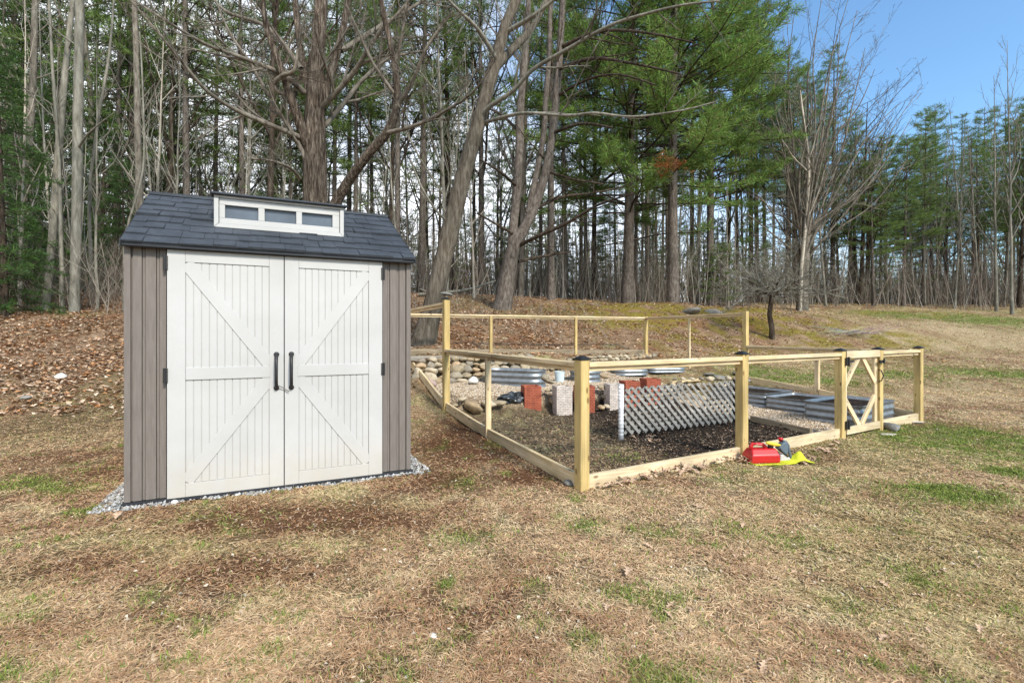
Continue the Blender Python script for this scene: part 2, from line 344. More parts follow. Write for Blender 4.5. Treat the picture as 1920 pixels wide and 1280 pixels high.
r = ramp(nt_, [(.3, (.19, .205, .215)), (.7, (.30, .32, .335))]); nt_.links.new(n.outputs['Fac'], r.inputs[0]); nt_.links.new(r.outputs[0], b.inputs['Base Color']); M['steel'] = m
M['soil'] = simple_mat('potting soil', (.028, .021, .016), .95, .1, var=.6, sc=25, bmp=1, bsc=40, bd=.02)
M['pvc'] = simple_mat('white post', (.62, .63, .64), .5, .3, var=.25, sc=14)
M['stump'] = simple_mat('pale stone', (.42, .38, .32), .85, .2, var=.3, sc=10, bmp=.6, bsc=20, bd=.01)
def rock_material(name, stops):
    m, nt, b = mat_new(name, .88, .2); oi = nt.nodes.new('ShaderNodeObjectInfo'); r = ramp(nt, stops); r.color_ramp.interpolation = 'CONSTANT'
    nt.links.new(oi.outputs['Random'], r.inputs[0]); v = objcoord(nt, (1, 1, 1)); n = noise(nt, v.outputs[0], 6, 7, .7)
    r2 = ramp(nt, [(.3, (.62, .62, .62)), (.7, (1.3, 1.28, 1.22))]); nt.links.new(n.outputs['Fac'], r2.inputs[0])
    nt.links.new(mixc(nt, r.outputs[0], r2.outputs[0], 1.0, 'MULTIPLY'), b.inputs['Base Color']); n2 = noise(nt, v.outputs[0], 22, 6, .7); bump(nt, b, n2.outputs['Fac'], .5, .012); return m
M['rock'] = rock_material('field stone', [(0, (.30, .245, .165)), (.2, (.38, .31, .21)), (.35, (.25, .215, .17)), (.5, (.44, .37, .27)), (.65, (.34, .255, .16)), (.8, (.28, .24, .18)), (.9, (.40, .29, .18)), (1, (.3, .26, .2))])
M['grey_rock'] = rock_material('grey stone', [(0, (.2, .195, .18)), (.4, (.26, .25, .23)), (.7, (.17, .17, .16)), (1, (.2, .2, .2))])
M['white_rock'] = simple_mat('white stone', (.60, .57, .51), .85, .2, var=.15, bmp=.5, bsc=18, bd=.01)
M['pink_rock'] = simple_mat('speckled pink stone', (.36, .26, .22), .85, .2, var=.55, sc=22, bmp=.5, bsc=18, bd=.01)
def brick_mat(name, ca, cb, mo, bw=.075, rh=.026):
    m, nt, b = mat_new(name, .85, .2); tc = nt.nodes.new('ShaderNodeTexCoord'); s_ = nt.nodes.new('ShaderNodeSeparateXYZ'); nt.links.new(tc.outputs['Object'], s_.inputs[0])
    ad = nt.nodes.new('ShaderNodeMath'); nt.links.new(s_.outputs['X'], ad.inputs[0]); nt.links.new(s_.outputs['Y'], ad.inputs[1])
    cb_ = nt.nodes.new('ShaderNodeCombineXYZ'); nt.links.new(ad.outputs[0], cb_.inputs[0]); nt.links.new(s_.outputs['Z'], cb_.inputs[1])
    br = nt.nodes.new('ShaderNodeTexBrick'); br.inputs['Scale'].default_value = 1; br.inputs['Brick Width'].default_value = bw; br.inputs['Row Height'].default_value = rh; br.inputs['Mortar Size'].default_value = .003; br.inputs['Mortar Smooth'].default_value = .3
    br.inputs['Color1'].default_value = (*ca, 1); br.inputs['Color2'].default_value = (*cb, 1); br.inputs['Mortar'].default_value = (*mo, 1)
    nt.links.new(cb_.outputs[0], br.inputs['Vector']); v = objcoord(nt, (1, 1, 1)); n = noise(nt, v.outputs[0], 12, 5); r2 = ramp(nt, [(.3, (.7, .7, .7)), (.7, (1.25, 1.2, 1.2))]); nt.links.new(n.outputs['Fac'], r2.inputs[0])
    nt.links.new(mixc(nt, br.outputs['Color'], r2.outputs[0], 1.0, 'MULTIPLY'), b.inputs['Base Color'])
    iv = nt.nodes.new('ShaderNodeMath'); iv.operation = 'SUBTRACT'; iv.inputs[0].default_value = 1; nt.links.new(br.outputs['Fac'], iv.inputs[1]); bump(nt, b, iv.outputs[0], .8, .006); return m
M['red_brick'] = brick_mat('red brick pattern', (.30, .085, .048), (.37, .105, .058), (.20, .065, .042))
M['white_brick'] = brick_mat('whitewashed brick pattern', (.50, .45, .40), (.58, .53, .47), (.30, .24, .20))
M['red_plastic'] = simple_mat('red plastic', (.42, .012, .014), .35, .5, var=.08, bmp=.05)
M['yellow'] = simple_mat('fluorescent yellow cloth', (.48, .50, .03), .75, .2, var=.2, sc=12, bmp=.5, bsc=30, bd=.01)
M['yellow_plastic'] = simple_mat('yellow plastic', (.58, .46, .04), .45, .4, var=.1)
M['grey_plastic'] = simple_mat('slate grey plastic', (.10, .13, .155), .45, .4, var=.2)
M['pale_plastic'] = simple_mat('pale grey plastic', (.45, .42, .41), .5, .4, var=.2)
M['leaf'] = attr_mat('fallen leaf', .8, .2, .15); M['blade'] = attr_mat('grass blade', .8, .15, .25)
M['needle'] = attr_mat('needles', .6, .25, .42); M['pebble'] = attr_mat('pebble', .85, .2); M['twig'] = attr_mat('twig', .9, .1)
M['bark_maple'] = bark_mat('shaggy maple bark', (.022, .016, .012), (.10, .076, .06), (.27, .225, .185), (10, 10, 1.5), 1.0, .09, 2.6)
M['bark_dark'] = bark_mat('dark bark', (0.022, 0.016, 0.012), (0.054, 0.041, 0.031), (0.102, 0.082, 0.065))
M['bark_lean'] = bark_mat('ridged bark', (0.051, 0.041, 0.032), (0.110, 0.092, 0.073), (0.178, 0.158, 0.132), (7, 7, 1.3), 1.0, .05)
M['bark_pine'] = bark_mat('pine bark', (0.045, 0.036, 0.030), (0.105, 0.088, 0.076), (0.170, 0.150, 0.135), (6, 6, 2.2))
M['bark_grey'] = bark_mat('smooth grey bark', (0.106, 0.099, 0.081), (0.176, 0.165, 0.139), (0.264, 0.251, 0.220), (4, 4, .9), .5, .012, 3)
M['bark_pale'] = bark_mat('pale peeled bark', (.24, .205, .165), (.36, .32, .27), (.47, .43, .38), (4, 4, .7), .5, .01)
M['bark_mid'] = bark_mat('brown grey bark', (0.081, 0.066, 0.054), (0.156, 0.135, 0.112), (0.250, 0.225, 0.194), (5, 5, 1.3))
# ground
m, nt_, b = mat_new('ground', .95, .1); a = nt_.nodes.new('ShaderNodeAttribute'); a.attribute_name = 'Col'
v = objcoord(nt_, (1, 1, 1), False); n = noise(nt_, v.outputs[0], 38, 8, .75); n2 = noise(nt_, v.outputs[0], 7, 6, .7)
r = ramp(nt_, [(.3, (.38, .36, .34)), (.52, (.95, .95, .95)), (.72, (1.6, 1.55, 1.5))]); nt_.links.new(n.outputs['Fac'], r.inputs[0])
r2 = ramp(nt_, [(.3, (.75, .73, .7)), (.7, (1.2, 1.2, 1.2))]); nt_.links.new(n2.outputs['Fac'], r2.inputs[0])
c1 = mixc(nt_, a.outputs['Color'], r.outputs[0], 1.0, 'MULTIPLY'); nt_.links.new(mixc(nt_, c1, r2.outputs[0], 1.0, 'MULTIPLY'), b.inputs['Base Color'])
bump(nt_, b, n.outputs['Fac'], .8, .03); M['ground'] = m

# ------------------------------------------------------------------ ground sheet
def warp(n, c, k, lim):
    s = np.linspace(-1, 1, n); return c*np.sinh(k*s)/np.sinh(k)*lim/c
gx = warp(760, 1, 5.6, 420.); gy = warp(820, 1, 5.6, 420.)+5.0
GX, GY = np.meshgrid(gx, gy); gxf = GX.ravel(); gyf = GY.ravel()
gzv = gz(gxf, gyf); gc = gcol(gxf, gyf)[0]
ny, nx = GX.shape; ii = np.arange(ny-1)[:, None]*nx+np.arange(nx-1)[None]
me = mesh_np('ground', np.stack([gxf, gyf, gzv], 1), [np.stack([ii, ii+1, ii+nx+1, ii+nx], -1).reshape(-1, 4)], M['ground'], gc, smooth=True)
tag(link('ground', me), kind='structure')

# ------------------------------------------------------------------ ground cover (stuff)
rng = np.random.RandomState(3)
def sample_polar(n, dmin, dmax, pw=1.0, amax=1.16):
    """points in a fan in front of the camera; denser near it"""
    q = rng.rand(n); d = (dmin**(1-pw)+(dmax**(1-pw)-dmin**(1-pw))*q)**(1/(1-pw)) if pw != 1 else dmin*(dmax/dmin)**q
    x = (rng.rand(n)*2-1)*amax*d*1.0; return x, d
SH_FL = np.array([-2.8448, 3.5169]); SH_E = np.array([.90893, .41694]); SH_S = np.array([-.4669, .8843])
SMI = np.linalg.inv(np.array([[SH_E[0], SH_S[0]], [SH_E[1], SH_S[1]]]))
def shed_local(X, Y):
    dx = X-SH_FL[0]; dy = Y-SH_FL[1]; return SMI[0,0]*dx+SMI[0,1]*dy, SMI[1,0]*dx+SMI[1,1]*dy
def off_shed(X, Y, m_=.0):
    a, b_ = shed_local(X, Y); return ~((a > -m_) & (a < 2.11+m_) & (b_ > -m_*.7) & (b_ < 2.1+m_))
def blades(name, n, dmin, dmax, pw, lscale, label, near=True):
    X, Y = sample_polar(n, dmin, dmax, pw)
    c, g, leaf, gravel, soil, dd, kk = gcol(X, Y)
    u, s, t, *_ = zones(X, Y)
    p = (1-gravel)*(1-.93*soil*sst(s, 1.0, 1.6))*(1-.5*soil)*(1-.93*leaf)*(1-.82*np.clip(dd*1.1, 0, 1))*off_shed(X, Y, .10)
    p = p*(.30+.70*sst(fbm(X, Y, 6, 31), .3, .6))
    k = rng.rand(n) < p; X = X[k]; Y = Y[k]; c = c[k]; g = g[k]; n = len(X); Z = gz(X, Y)
    green = rng.rand(n) < np.clip(g*1.1+.035, 0, .95)
    ang = rng.rand(n)*2*np.pi; lay = rng.rand(n)
    tilt = np.where(green, .25+.9*lay, .02+.42*lay**2)           # straw lies flat, green stands
    ln = lscale*(.5+rng.rand(n))*np.where(green, 1.0, 1.15); wd = ln*.022+.00055*Y
    dx = np.cos(ang)*np.cos(tilt); dy = np.sin(ang)*np.cos(tilt); dz = np.sin(tilt)
    px_ = -np.sin(ang)*wd; py_ = np.cos(ang)*wd
    base = np.stack([X, Y, Z+.001+.006*rng.rand(n)], 1)
    D = np.stack([dx, dy, dz], 1)*ln[:, None]; Pv = np.stack([px_, py_, wd*(rng.rand(n)-.5)*1.2], 1); bend = rng.rand(n)*.30
    side = np.stack([-dy, dx, dz*0], 1)*ln[:, None]*((rng.rand(n)-.5)*.7)[:, None]
    mid = base+D*.55; mid[:, 2] += ln*.06*rng.rand(n); tip = base+D+side; tip[:, 2] -= ln*bend*dz; tip[:, 2] = np.maximum(tip[:, 2], Z+.001)
    V = np.stack([base-Pv, base+Pv, mid-Pv*.8, mid+Pv*.8, tip], 1).reshape(-1, 3)
    i = np.arange(n)*5
    Q = np.stack([i, i+1, i+3, i+2], 1); T = np.stack([i+2, i+3, i+4], 1)
    straw = C(.53, .385, .235)[None]*(.38+1.0*rng.rand(n, 1)); straw = straw*np.where(rng.rand(n, 1) < .42, C(.72, .55, .43)[None], 1.0)
    gr = C(.15, .205, .05)[None]*(.6+.8*rng.rand(n, 1)); gr = gr+C(.12, .09, .0)[None]*rng.rand(n, 1)*.6
    col = np.where(green[:, None], gr, straw*.60+c*1.12); col = np.clip(col, 0, .8)
    me = mesh_np(name, V, [Q, T], M['blade'], np.repeat(col, 5, 0))
    return tag(link(name, me), label, 'grass', kind='stuff')
blades('lawn_grass', 900000, 1.3, 10, 1.15, .025, 'short straw coloured lawn grass with a few green tufts')
blades('lawn_grass', 200000, 9.5, 34, 1.0, .055, 'thin grass farther off on the slope')

def leaves(name, n, dmin, dmax, pw, size, dens, label, cols, zoff=.004, amax=1.25):
    X, Y = sample_polar(n, dmin, dmax, pw, amax); p = dens(X, Y)*off_shed(X, Y, .02)
    k = rng.rand(n) < p; X = X[k]; Y = Y[k]; n = len(X); Z = gz(X, Y)
    a = rng.rand(n)*2*np.pi; sz = size*(.55+.9*rng.rand(n)); w = sz*(.45+.25*rng.rand(n))
    e = np.stack([np.cos(a), np.sin(a), (rng.rand(n)-.5)*.9], 1); f = np.stack([-np.sin(a), np.cos(a), (rng.rand(n)-.5)*.9], 1)
    c0 = np.stack([X, Y, Z+zoff+.5*sz*.35], 1); cup = ((rng.rand(n)-.3)*.5*sz)[:, None]*np.array([[0, 0, 1.]])
    V = np.stack([c0-e*sz[:, None]/2, c0+f*w[:, None]/2+cup, c0+e*sz[:, None]/2, c0-f*w[:, None]/2+cup], 1).reshape(-1, 3)
    i = np.arange(n)*4; T = np.concatenate([np.stack([i, i+2, i+1], 1), np.stack([i, i+3, i+2], 1)])
    ci = np.asarray(cols)[rng.randint(len(cols), size=n)]*(.75+.85*rng.rand(n, 1))
    me = mesh_np(name, V, [T], M['leaf'], np.repeat(np.clip(ci, 0, .8), 4, 0)); return tag(link(name, me), label, 'leaves', kind='stuff')
LC = [(.34,.21,.115),(.26,.15,.08),(.42,.29,.18),(.17,.105,.06),(.38,.19,.085),(.48,.38,.28),(.30,.19,.12),(.42,.31,.22)]
def dl(X, Y):
    z = zones(X, Y); mo = msum(X, Y, MOSS, 4)
    return z[5]*(1-.5*mo)*(.25+.75*sst(fbm(X, Y, 1.1, 44), .35, .6))
leaves('leaf_litter', 300000, 4.6, 32, 1.1, .078, dl, 'brown fallen leaves covering the wooded slope', LC)
leaves('leaf_litter', 30000, 1.6, 9, 1.2, .022, lambda X, Y: .35*(1-zones(X, Y)[3]), 'small scraps of leaf and bark on the lawn', [(.5,.43,.33),(.4,.3,.2),(.22,.13,.08),(.14,.08,.05)], 0, 1.1)

PH = np.array([(1,0,0),(-1,0,0),(0,1,0),(0,-1,0),(0,0,1),(0,0,-1)], float); PT = np.array([(0,2,4),(2,1,4),(1,3,4),(3,0,4),(2,0,5),(1,2,5),(3,1,5),(0,3,5)])
def pebbles(name, X, Y, size, cols, label, cat='gravel', lift=.3):
    n = len(X); Z = gz(X, Y); s_ = size*(.5+rng.rand(n)); V = PH[None]*(1+.5*(rng.rand(n, 6, 1)-.5))
    a = rng.rand(n)*6.28; ca = np.cos(a)[:, None]; sa = np.sin(a)[:, None]; sc = .6+.7*rng.rand(n, 1, 3); sc[:, :, 2] *= .75; V = V*sc
    x = V[..., 0]*ca-V[..., 1]*sa+.25*V[..., 2]; y = V[..., 0]*sa+V[..., 1]*ca; V = np.stack([x, y, V[..., 2]], -1)*s_[:, None, None]*.5
    V = V+np.stack([X, Y, Z+s_*lift], 1)[:, None]; T = (PT[None]+np.arange(n)[:, None, None]*6).reshape(-1, 3)
    ci = np.asarray(cols)[rng.randint(len(cols), size=n)]*(.7+.55*rng.rand(n, 1))
    me = mesh_np(name, V.reshape(-1, 3), [T], M['pebble'], np.repeat(np.clip(ci, 0, .85), 6, 0)); return tag(link(name, me), label, cat, kind='stuff')
s_, t_ = rng.rand(150000)*6.0, rng.rand(150000)**1.0*5.4
X = P0[0]+E1[0]*s_+E2[0]*t_; Y = P0[1]+E1[1]*s_+E2[1]*t_; k = zones(X, Y)[3] > .5
pebbles('pea_gravel', X[k], Y[k], .021, [(.46,.36,.24),(.36,.27,.18),(.52,.43,.32),(.28,.2,.14),(.4,.3,.19),(.56,.5,.42)], 'tan pea gravel spread over the upper garden terrace')
k = (zones(X, Y)[4] > .5)
leaves('mulch', 60000, 3.5, 9, 1.0, .03, lambda X, Y: zones(X, Y)[4]*(.25+.75*sst(st(X, Y)[0], .8, 1.6)), 'dark mulch and crumbled leaves on the garden soil', [(.05,.035,.025),(.03,.022,.016),(.09,.06,.04),(.16,.11,.075),(.2,.15,.11),(.035,.026,.02)], 0, 1.0)
# crushed stone round the shed
a_ = rng.rand(26000)*2.75-.35; b_ = rng.rand(26000)*2.6-.16
wob = .03*np.sin(a_*9)+.03*np.sin(a_*23+1)
ok = ((b_ < 0) & (b_ > -.075-wob*.8-.03*rng.rand(26000)) & (a_ > -.2) & (a_ < 2.2)) | ((a_ < 0) & (a_ > -.15+.10*b_+wob) & (b_ > -.1)) | ((a_ > 2.1) & (a_ < 2.24+wob) & (b_ > -.08) & (b_ < 2.2))
a_ = a_[ok]; b_ = b_[ok]; X = SH_FL[0]+SH_E[0]*a_+SH_S[0]*b_; Y = SH_FL[1]+SH_E[1]*a_+SH_S[1]*b_
pebbles('crushed_stone', X, Y, .024, [(.36,.355,.34),(.26,.26,.25),(.46,.45,.43),(.18,.175,.17),(.33,.31,.28)], 'pale grey crushed stone bedded round the foot of the shed')
exec_marker = 1
#@@PART2
# ------------------------------------------------------------------ shed
shed = empty('garden_shed', (SH_FL[0], SH_FL[1], 0), 'taupe resin garden shed with white double barn doors and a dark shingled roof', 'shed', rot=(0, 0, math.atan2(SH_E[1], SH_E[0])))
W = 2.109; D = 2.0; RY = 1.0; RP = lambda y: 1.985+.565*y
def shear(bm):
    for v in bm.verts: v.co.x -= .056*v.co.y
def part(name, bm, mat, parent=shed, bevel=0, smooth=False, seg=1):
    shear(bm); return bm_obj(name, bm, mat, parent, bevel=bevel, smooth=smooth, seg=seg)
bm = bmesh.new()                                    # taupe walls: front strips with ribs, sides, back and gables
def rib_panel(x0, x1, ribs):
    xs = [x0]+[r for rb in ribs for r in (rb-.011, rb+.011)]+[x1]
    for i in range(0, len(xs), 2):
        bbox(bm, xs[i], xs[i+1], .004, .030, .03, 1.93)
    for rb in ribs: bbox(bm, rb-.009, rb+.009, .013, .030, .03, 1.93)
rib_panel(.052, .256, [.118, .205]); rib_panel(1.858, 2.062, [1.912, 1.995])
bbox(bm, .001, .041, -.006, .040, .03, 1.93); bbox(bm, 2.068, 2.108, -.006, .040, .03, 1.93)     # corner trims
bbox(bm, .041, .052, .016, .034, .03, 1.93); bbox(bm, 2.062, 2.068, .016, .034, .03, 1.93)
for k in range(8):
    bbox(bm, .004, .030, .045+k*.243, .045+k*.243+.232, .03, 1.93); bbox(bm, 2.079, 2.105, .045+k*.243, .045+k*.243+.232, .03, 1.93)
bbox(bm, .031, 2.078, 1.96, 1.99, .03, 1.93)
part('wall', bm, M['taupe'], bevel=.002)
for x0, x1 in ((.004, .030), (2.079, 2.105)):
    bm = bmesh.new()
    v = [bm.verts.new(p) for p in ((x0, .0, 1.931), (x0, 2.0, 1.931), (x0, RY, RP(RY)-.045), (x1, .0, 1.931), (x1, 2.0, 1.931), (x1, RY, RP(RY)-.045))]
    for f in ((0, 2, 1), (3, 4, 5), (0, 3, 5, 2), (2, 5, 4, 1), (0, 1, 4, 3)): bm.faces.new([v[i] for i in f])
    part('gable', bm, M['taupe'])

bm = bmesh.new(); bbox(bm, -.012, 2.121, -.034, 2.01, .0, .029); bbox(bm, .26, 1.854, -.046, -.034, .002, .022)
part('base_sill', bm, M['fascia'], bevel=.003)
bm = bmesh.new(); bbox(bm, -.002, 2.125, -.075, -.02, 1.905, 1.948); bbox(bm, .03, 2.08, -.02, .035, 1.915, 1.935); bbox(bm, -.002, 2.125, 2.02, 2.06, 1.905, 1.948)
part('fascia', bm, M['fascia'], bevel=.004)
# roof: panel plus individually laid shingle tabs
random.seed(4)
bm = bmesh.new()
def slab(x0, x1, y0, y1, th0, th1, front=True, lift=0):
    """thin slab on the roof slope; y measured from the eave, th0 at the butt edge"""
    pts = []
    for x in (x0, x1):
        for y, th in ((y0, th0), (y1, th1)):
            for q in (0, 1):
                zz = RP(y)+lift+q*th; yy = y if front else 2*RY-y
                pts.append(bm.verts.new((x, yy-(.5*q*th if front else -.5*q*th), zz)))
    a, b_, c, d, e, f, g, h = pts
    for fc in ((a, e, g, c), (b_, d, h, f), (a, b_, f, e), (c, g, h, d), (a, c, d, b_), (e, f, h, g)): bm.faces.new(fc)
for fr in (True, False): slab(-.002, 2.125, -.085, RY+.01, -.035, -.035, fr, 0)
rows = 8; y = -.088; rh = (RY+.06)/rows
for fr in (True, False):
    for r_ in range(rows):
        y0 = -.090+r_*rh; x = -.004
        step = .012 if r_ == 4 else 0
        while x < 2.126:
            w = random.choice([.09, .13, .17, .22, .15]); x1 = min(x+w, 2.127)
            if x1 > 2.09: x1 = 2.127
            drop = random.choice([0, 0, .028, .046]); th = .006+random.choice([.0, .007])+(.004 if drop else 0)
            if r_ == 0: drop *= .15
            if r_ == 4: th += .010
            slab(x+.0015, x1-.0015, y0-drop*.6, y0+rh+.01, th, .0015, fr, .001+.0006*random.random()); x = x1
bbox(bm, -.008, 2.13, RY-.045, RY+.045, RP(RY)-.012, RP(RY)+.014)
bmesh.ops.recalc_face_normals(bm, faces=bm.faces[:]); roof = part('roof', bm, M['shingle'])
bm = bmesh.new()
for x0, x1 in ((-.010, -.002), (2.127, 2.135)):
    prism_pts = [(-.09, RP(-.09)-.04), (RY, RP(RY)-.04), (2*RY+.09, RP(-.09)-.04), (2*RY+.09, RP(-.09)+.004), (RY, RP(RY)+.008), (-.09, RP(-.09)+.004)]
    a = [bm.verts.new((x0, p, q)) for p, q in prism_pts]; c = [bm.verts.new((x1, p, q)) for p, q in prism_pts]
    bm.faces.new(a); bm.faces.new(c[::-1])
    for i in range(6): bm.faces.new((a[i], c[i], c[(i+1) % 6], a[(i+1) % 6]))
bmesh.ops.recalc_face_normals(bm, faces=bm.faces[:]); part('rake_trim', bm, M['fascia'])
# dormer window on the front slope
DX0, DX1, DY = .545, 1.572, .30; zb = RP(DY)+.004; zt = 2.428
bm = bmesh.new()
def fr_box(x0, x1, z0, z1, y0=DY, y1=DY+.03, mi=0): bbox(bm, x0, x1, y0, y1, z0, z1, mi)
fr_box(DX0+.037, DX1-.037, zb+.037, zb+.084, DY+.003); fr_box(DX0+.037, DX1-.037, zt-.075, zt-.022, DY+.003)        # inner frame rails
ox = [(.625, .873), (.922, 1.172), (1.219, 1.475)]
for x0, x1 in ((DX0+.037, .625), (.873, .922), (1.172, 1.219), (1.475, DX1-.037)): fr_box(x0, x1, zb+.084, zt-.075, DY+.003)
def wedge(p): prism(bm, p, DY-.012, DY+.03)
wedge([(DX0, zb), (DX1, zb), (DX1-.035, zb+.035), (DX0+.035, zb+.035)])
wedge([(DX0, zb+.002), (DX0+.034, zb+.036), (DX0+.034, zt-.02), (DX0, zt-.02)]); wedge([(DX1, zb+.002), (DX1, zt-.02), (DX1-.034, zt-.02), (DX1-.034, zb+.036)])
fr_box(DX0, DX1, zt-.0195, zt, DY-.010, DY+.03)
dor = part('dormer', bm, M['resin'], bevel=.0025)
for x0, x1 in ((DX0+.004, DX0+.02), (DX1-.02, DX1-.004)):
    bm = bmesh.new()
    v = [bm.verts.new((x, yy, zz)) for x in (x0, x1) for yy, zz in ((DY+.032, zb-.01), (DY+.032, zt-.002), (RY-.05, zt+.03), (RY-.05, RP(RY)-.05))]
    for f in ((0, 1, 2, 3), (7, 6, 5, 4), (0, 4, 5, 1), (1, 5, 6, 2), (2, 6, 7, 3), (3, 7, 4, 0)): bm.faces.new([v[i] for i in f])
    bmesh.ops.recalc_face_normals(bm, faces=bm.faces[:]); part('dormer_cheek', bm, M['fascia'], dor)
for x0, x1 in ox:
    bm = bmesh.new(); bbox(bm, x0-.006, x1+.006, DY+.036, DY+.042, zb+.078, zt-.069); part('window_pane', bm, M['pane'], dor)
bm = bmesh.new(); x0, x1 = DX0-.022, DX1+.024
v = [bm.verts.new((x, yy, zz)) for x in (x0, x1) for yy, zz in ((DY-.05, zt+.001), (DY-.05, zt+.017), (RY, zt+.135), (RY, zt+.10), (DY+.035, zt+.003))]
for f in ((0, 1, 2, 3, 4), (9, 8, 7, 6, 5), (0, 5, 6, 1), (1, 6, 7, 2), (2, 7, 8, 3), (3, 8, 9, 4), (4, 9, 5, 0)): bm.faces.new([v[i] for i in f])
bmesh.ops.recalc_face_normals(bm, faces=bm.faces[:]); part('dormer_cap', bm, M['shingle'], dor, bevel=.003)
# doors
def shed_door(x0, x1, mir):
    """leaf from x0 (hinge side when mir is False) to x1; inner field with planks, cross rail and two braces"""
    bm = bmesh.new(); zb_, zt_ = .026, 1.902; ix0, ix1 = (x0+.116, x1-.106) if not mir else (x0+.106, x1-.116)
    iz0, iz1 = .130, 1.812; yf = -.030; mz0, mz1 = .915, 1.008
    bbox(bm, x0, x1, -.016, .012, zb_, zt_)                                     # core
    n = 11; wv = (ix1-ix0)/n
    for i in range(n): bbox(bm, ix0+i*wv+.0022, ix0+(i+1)*wv-.0022, -.0215, -.0163, iz0+.001, iz1-.001)
    bbox(bm, x0, ix0, yf, -.0165, zb_, zt_); bbox(bm, ix1, x1, yf, -.0165, zb_, zt_)
    bbox(bm, ix0+.0005, ix1-.0005, yf+.0005, -.0165, iz1, zt_); bbox(bm, ix0+.0005, ix1-.0005, yf+.0005, -.0165, zb_, iz0)
    bbox(bm, ix0+.002, ix1+.012, yf-.002, -.0166, mz0, mz1) if not mir else bbox(bm, ix0-.012, ix1-.002, yf-.002, -.0166, mz0, mz1)
    bw = .092
    def brace(xa, za, xb, zb2):                                                # diagonal from the outer corner to the middle
        d = Vector((xb-xa, 0, zb2-za)).normalized(); nn = Vector((-d.z, 0, d.x))*bw/2; xa -= d.x*.05; za -= d.z*.05; xb += d.x*.05; zb2 += d.z*.05
        prism(bm, [(xa-nn.x, za-nn.z), (xb-nn.x, zb2-nn.z), (xb+nn.x, zb2+nn.z), (xa+nn.x, za+nn.z)], yf+.0022, -.0168)
    xo, xi = (ix0+.035, ix1-.025) if not mir else (ix1-.035, ix0+.025)
    brace(xo, iz1-.048, xi, mz1+.048); brace(xo, iz0+.052, xi, mz0-.048)
    o = part('door', bm, M['resin'], bevel=.002)
    hx = x0-.004 if not mir else x1+.004
    for hz_ in (1.80, .955):
        bm = bmesh.new(); bbox(bm, hx-.014, hx+.010, -.040, -.028, hz_-.052, hz_+.052)
        bmesh.ops.create_cone(bm, cap_ends=True, segments=10, radius1=.008, radius2=.008, depth=.112, matrix=Matrix.Translation((hx-.012 if not mir else hx+.008, -.042, hz_)))
        part('hinge', bm, M['iron'], o, bevel=0)
    xh = (x1-.052) if not mir else (x0+.052)
    A = Acc(); pts = [(xh, -.033, 1.10), (xh, -.060, 1.088), (xh, -.088, 1.05), (xh, -.094, 1.00), (xh, -.094, .92), (xh, -.088, .875), (xh, -.060, .838), (xh, -.033, .828)]
    A.tube(pts, [.015, .014, .0125, .0125, .0125, .0125, .014, .015], 10, cap=True)
    for z in (1.10, .828): A.tube([(xh, -.030, z), (xh, -.036, z), (xh, -.048, z)], [.021, .021, .014], 12, cap=True)
    me = A.mesh('handle', M['iron']); link('handle', me, o)
    return o
shed_door(.266, 1.058, False); shed_door(1.0645, 1.848, True)
A = Acc(); A.tube([(1.018, -.07, .85), (1.045, -.055, .835), (1.07, -.048, .815), (1.10, -.052, .795)], [.0035]*4, 5, cap=True); link('door_tie', A.mesh('door_tie', M['rope']), shed)

# ------------------------------------------------------------------ fence
fence = empty('garden_fence', (P0[0], P0[1], 0), 'new pale timber rail fence enclosing the vegetable garden, with capped posts and no infill', 'fence')
e1v = Vector((E1[0], E1[1], 0)); e2v = Vector((E2[0], E2[1], 0))
def post(name, x, y, z0, z1, w=.089, cap=True, ang=math.atan2(E1[1], E1[0]), d=None, mat=None):
    bm = bmesh.new(); d = d or w; z0b = z0-.12; L_ = z1-z0b
    bbox(bm, -L_/2, L_/2, -w/2, w/2, -d/2, d/2)                                # grain along local x, turned upright
    m = Matrix.Translation((x, y, (z0b+z1)/2)) @ Matrix.Rotation(ang, 4, 'Z') @ Matrix.Rotation(-math.pi/2, 4, 'Y')
    o = bm_obj(name, bm, mat or M['post'], fence, mw=fence.matrix_basis.inverted() @ m, bevel=.004)
    if cap:
        bm = bmesh.new(); h = w/2+.009; bbox(bm, -h, h, -h, h, 0, .014)
        q = [bm.verts.new((sx_*h*.86, sy_*h*.86, .0145)) for sx_, sy_ in ((-1, -1), (1, -1), (1, 1), (-1, 1))]; r_ = [bm.verts.new((sx_*h*.25, sy_*h*.25, .034)) for sx_, sy_ in ((-1, -1), (1, -1), (1, 1), (-1, 1))]
        bm.faces.new(r_)
        for i in range(4): bm.faces.new((q[i], q[(i+1) % 4], r_[(i+1) % 4], r_[i]))
        c = bm_obj('post_cap', bm, M['black'], o, bevel=.0015)
        c.matrix_basis = o.matrix_basis.inverted() @ (fence.matrix_basis.inverted() @ (Matrix.Translation((x, y, z1+.001)) @ Matrix.Rotation(ang, 4, 'Z')))
    return o
RT = 1.035; TT = 1.70
def pt(s, t): x, y = gw(s, t); return Vector((x, y, 0))
def pxy(px, d): return Vector(((px-CX)/F*d, d, 0))
A0 = pt(0, 0); A1 = pt(2.04, -.02); A2 = pt(3.95, -.02); A3 = pt(4.92, -.01); A4 = pt(6.15, 0)
B1 = pt(-.02, 1.97); B2 = pt(-.03, 3.60); Cc = Vector((-2.40, 10.25, 0)); AP = Vector((3.55, 12.75, 0)); R1 = pxy(1398, 9.85); R0 = (A4+R1)/2; RM = (R1+AP)/2
G = lambda v: hz(v.x, v.y)
for v in (A0, A1, A2, A3, A4): post('post', v.x, v.y, G(v), 1.055)
post('post', B2.x, B2.y, G(B2), 1.77, cap=True); post('post', R1.x, R1.y, G(R1), 1.725, cap=False)
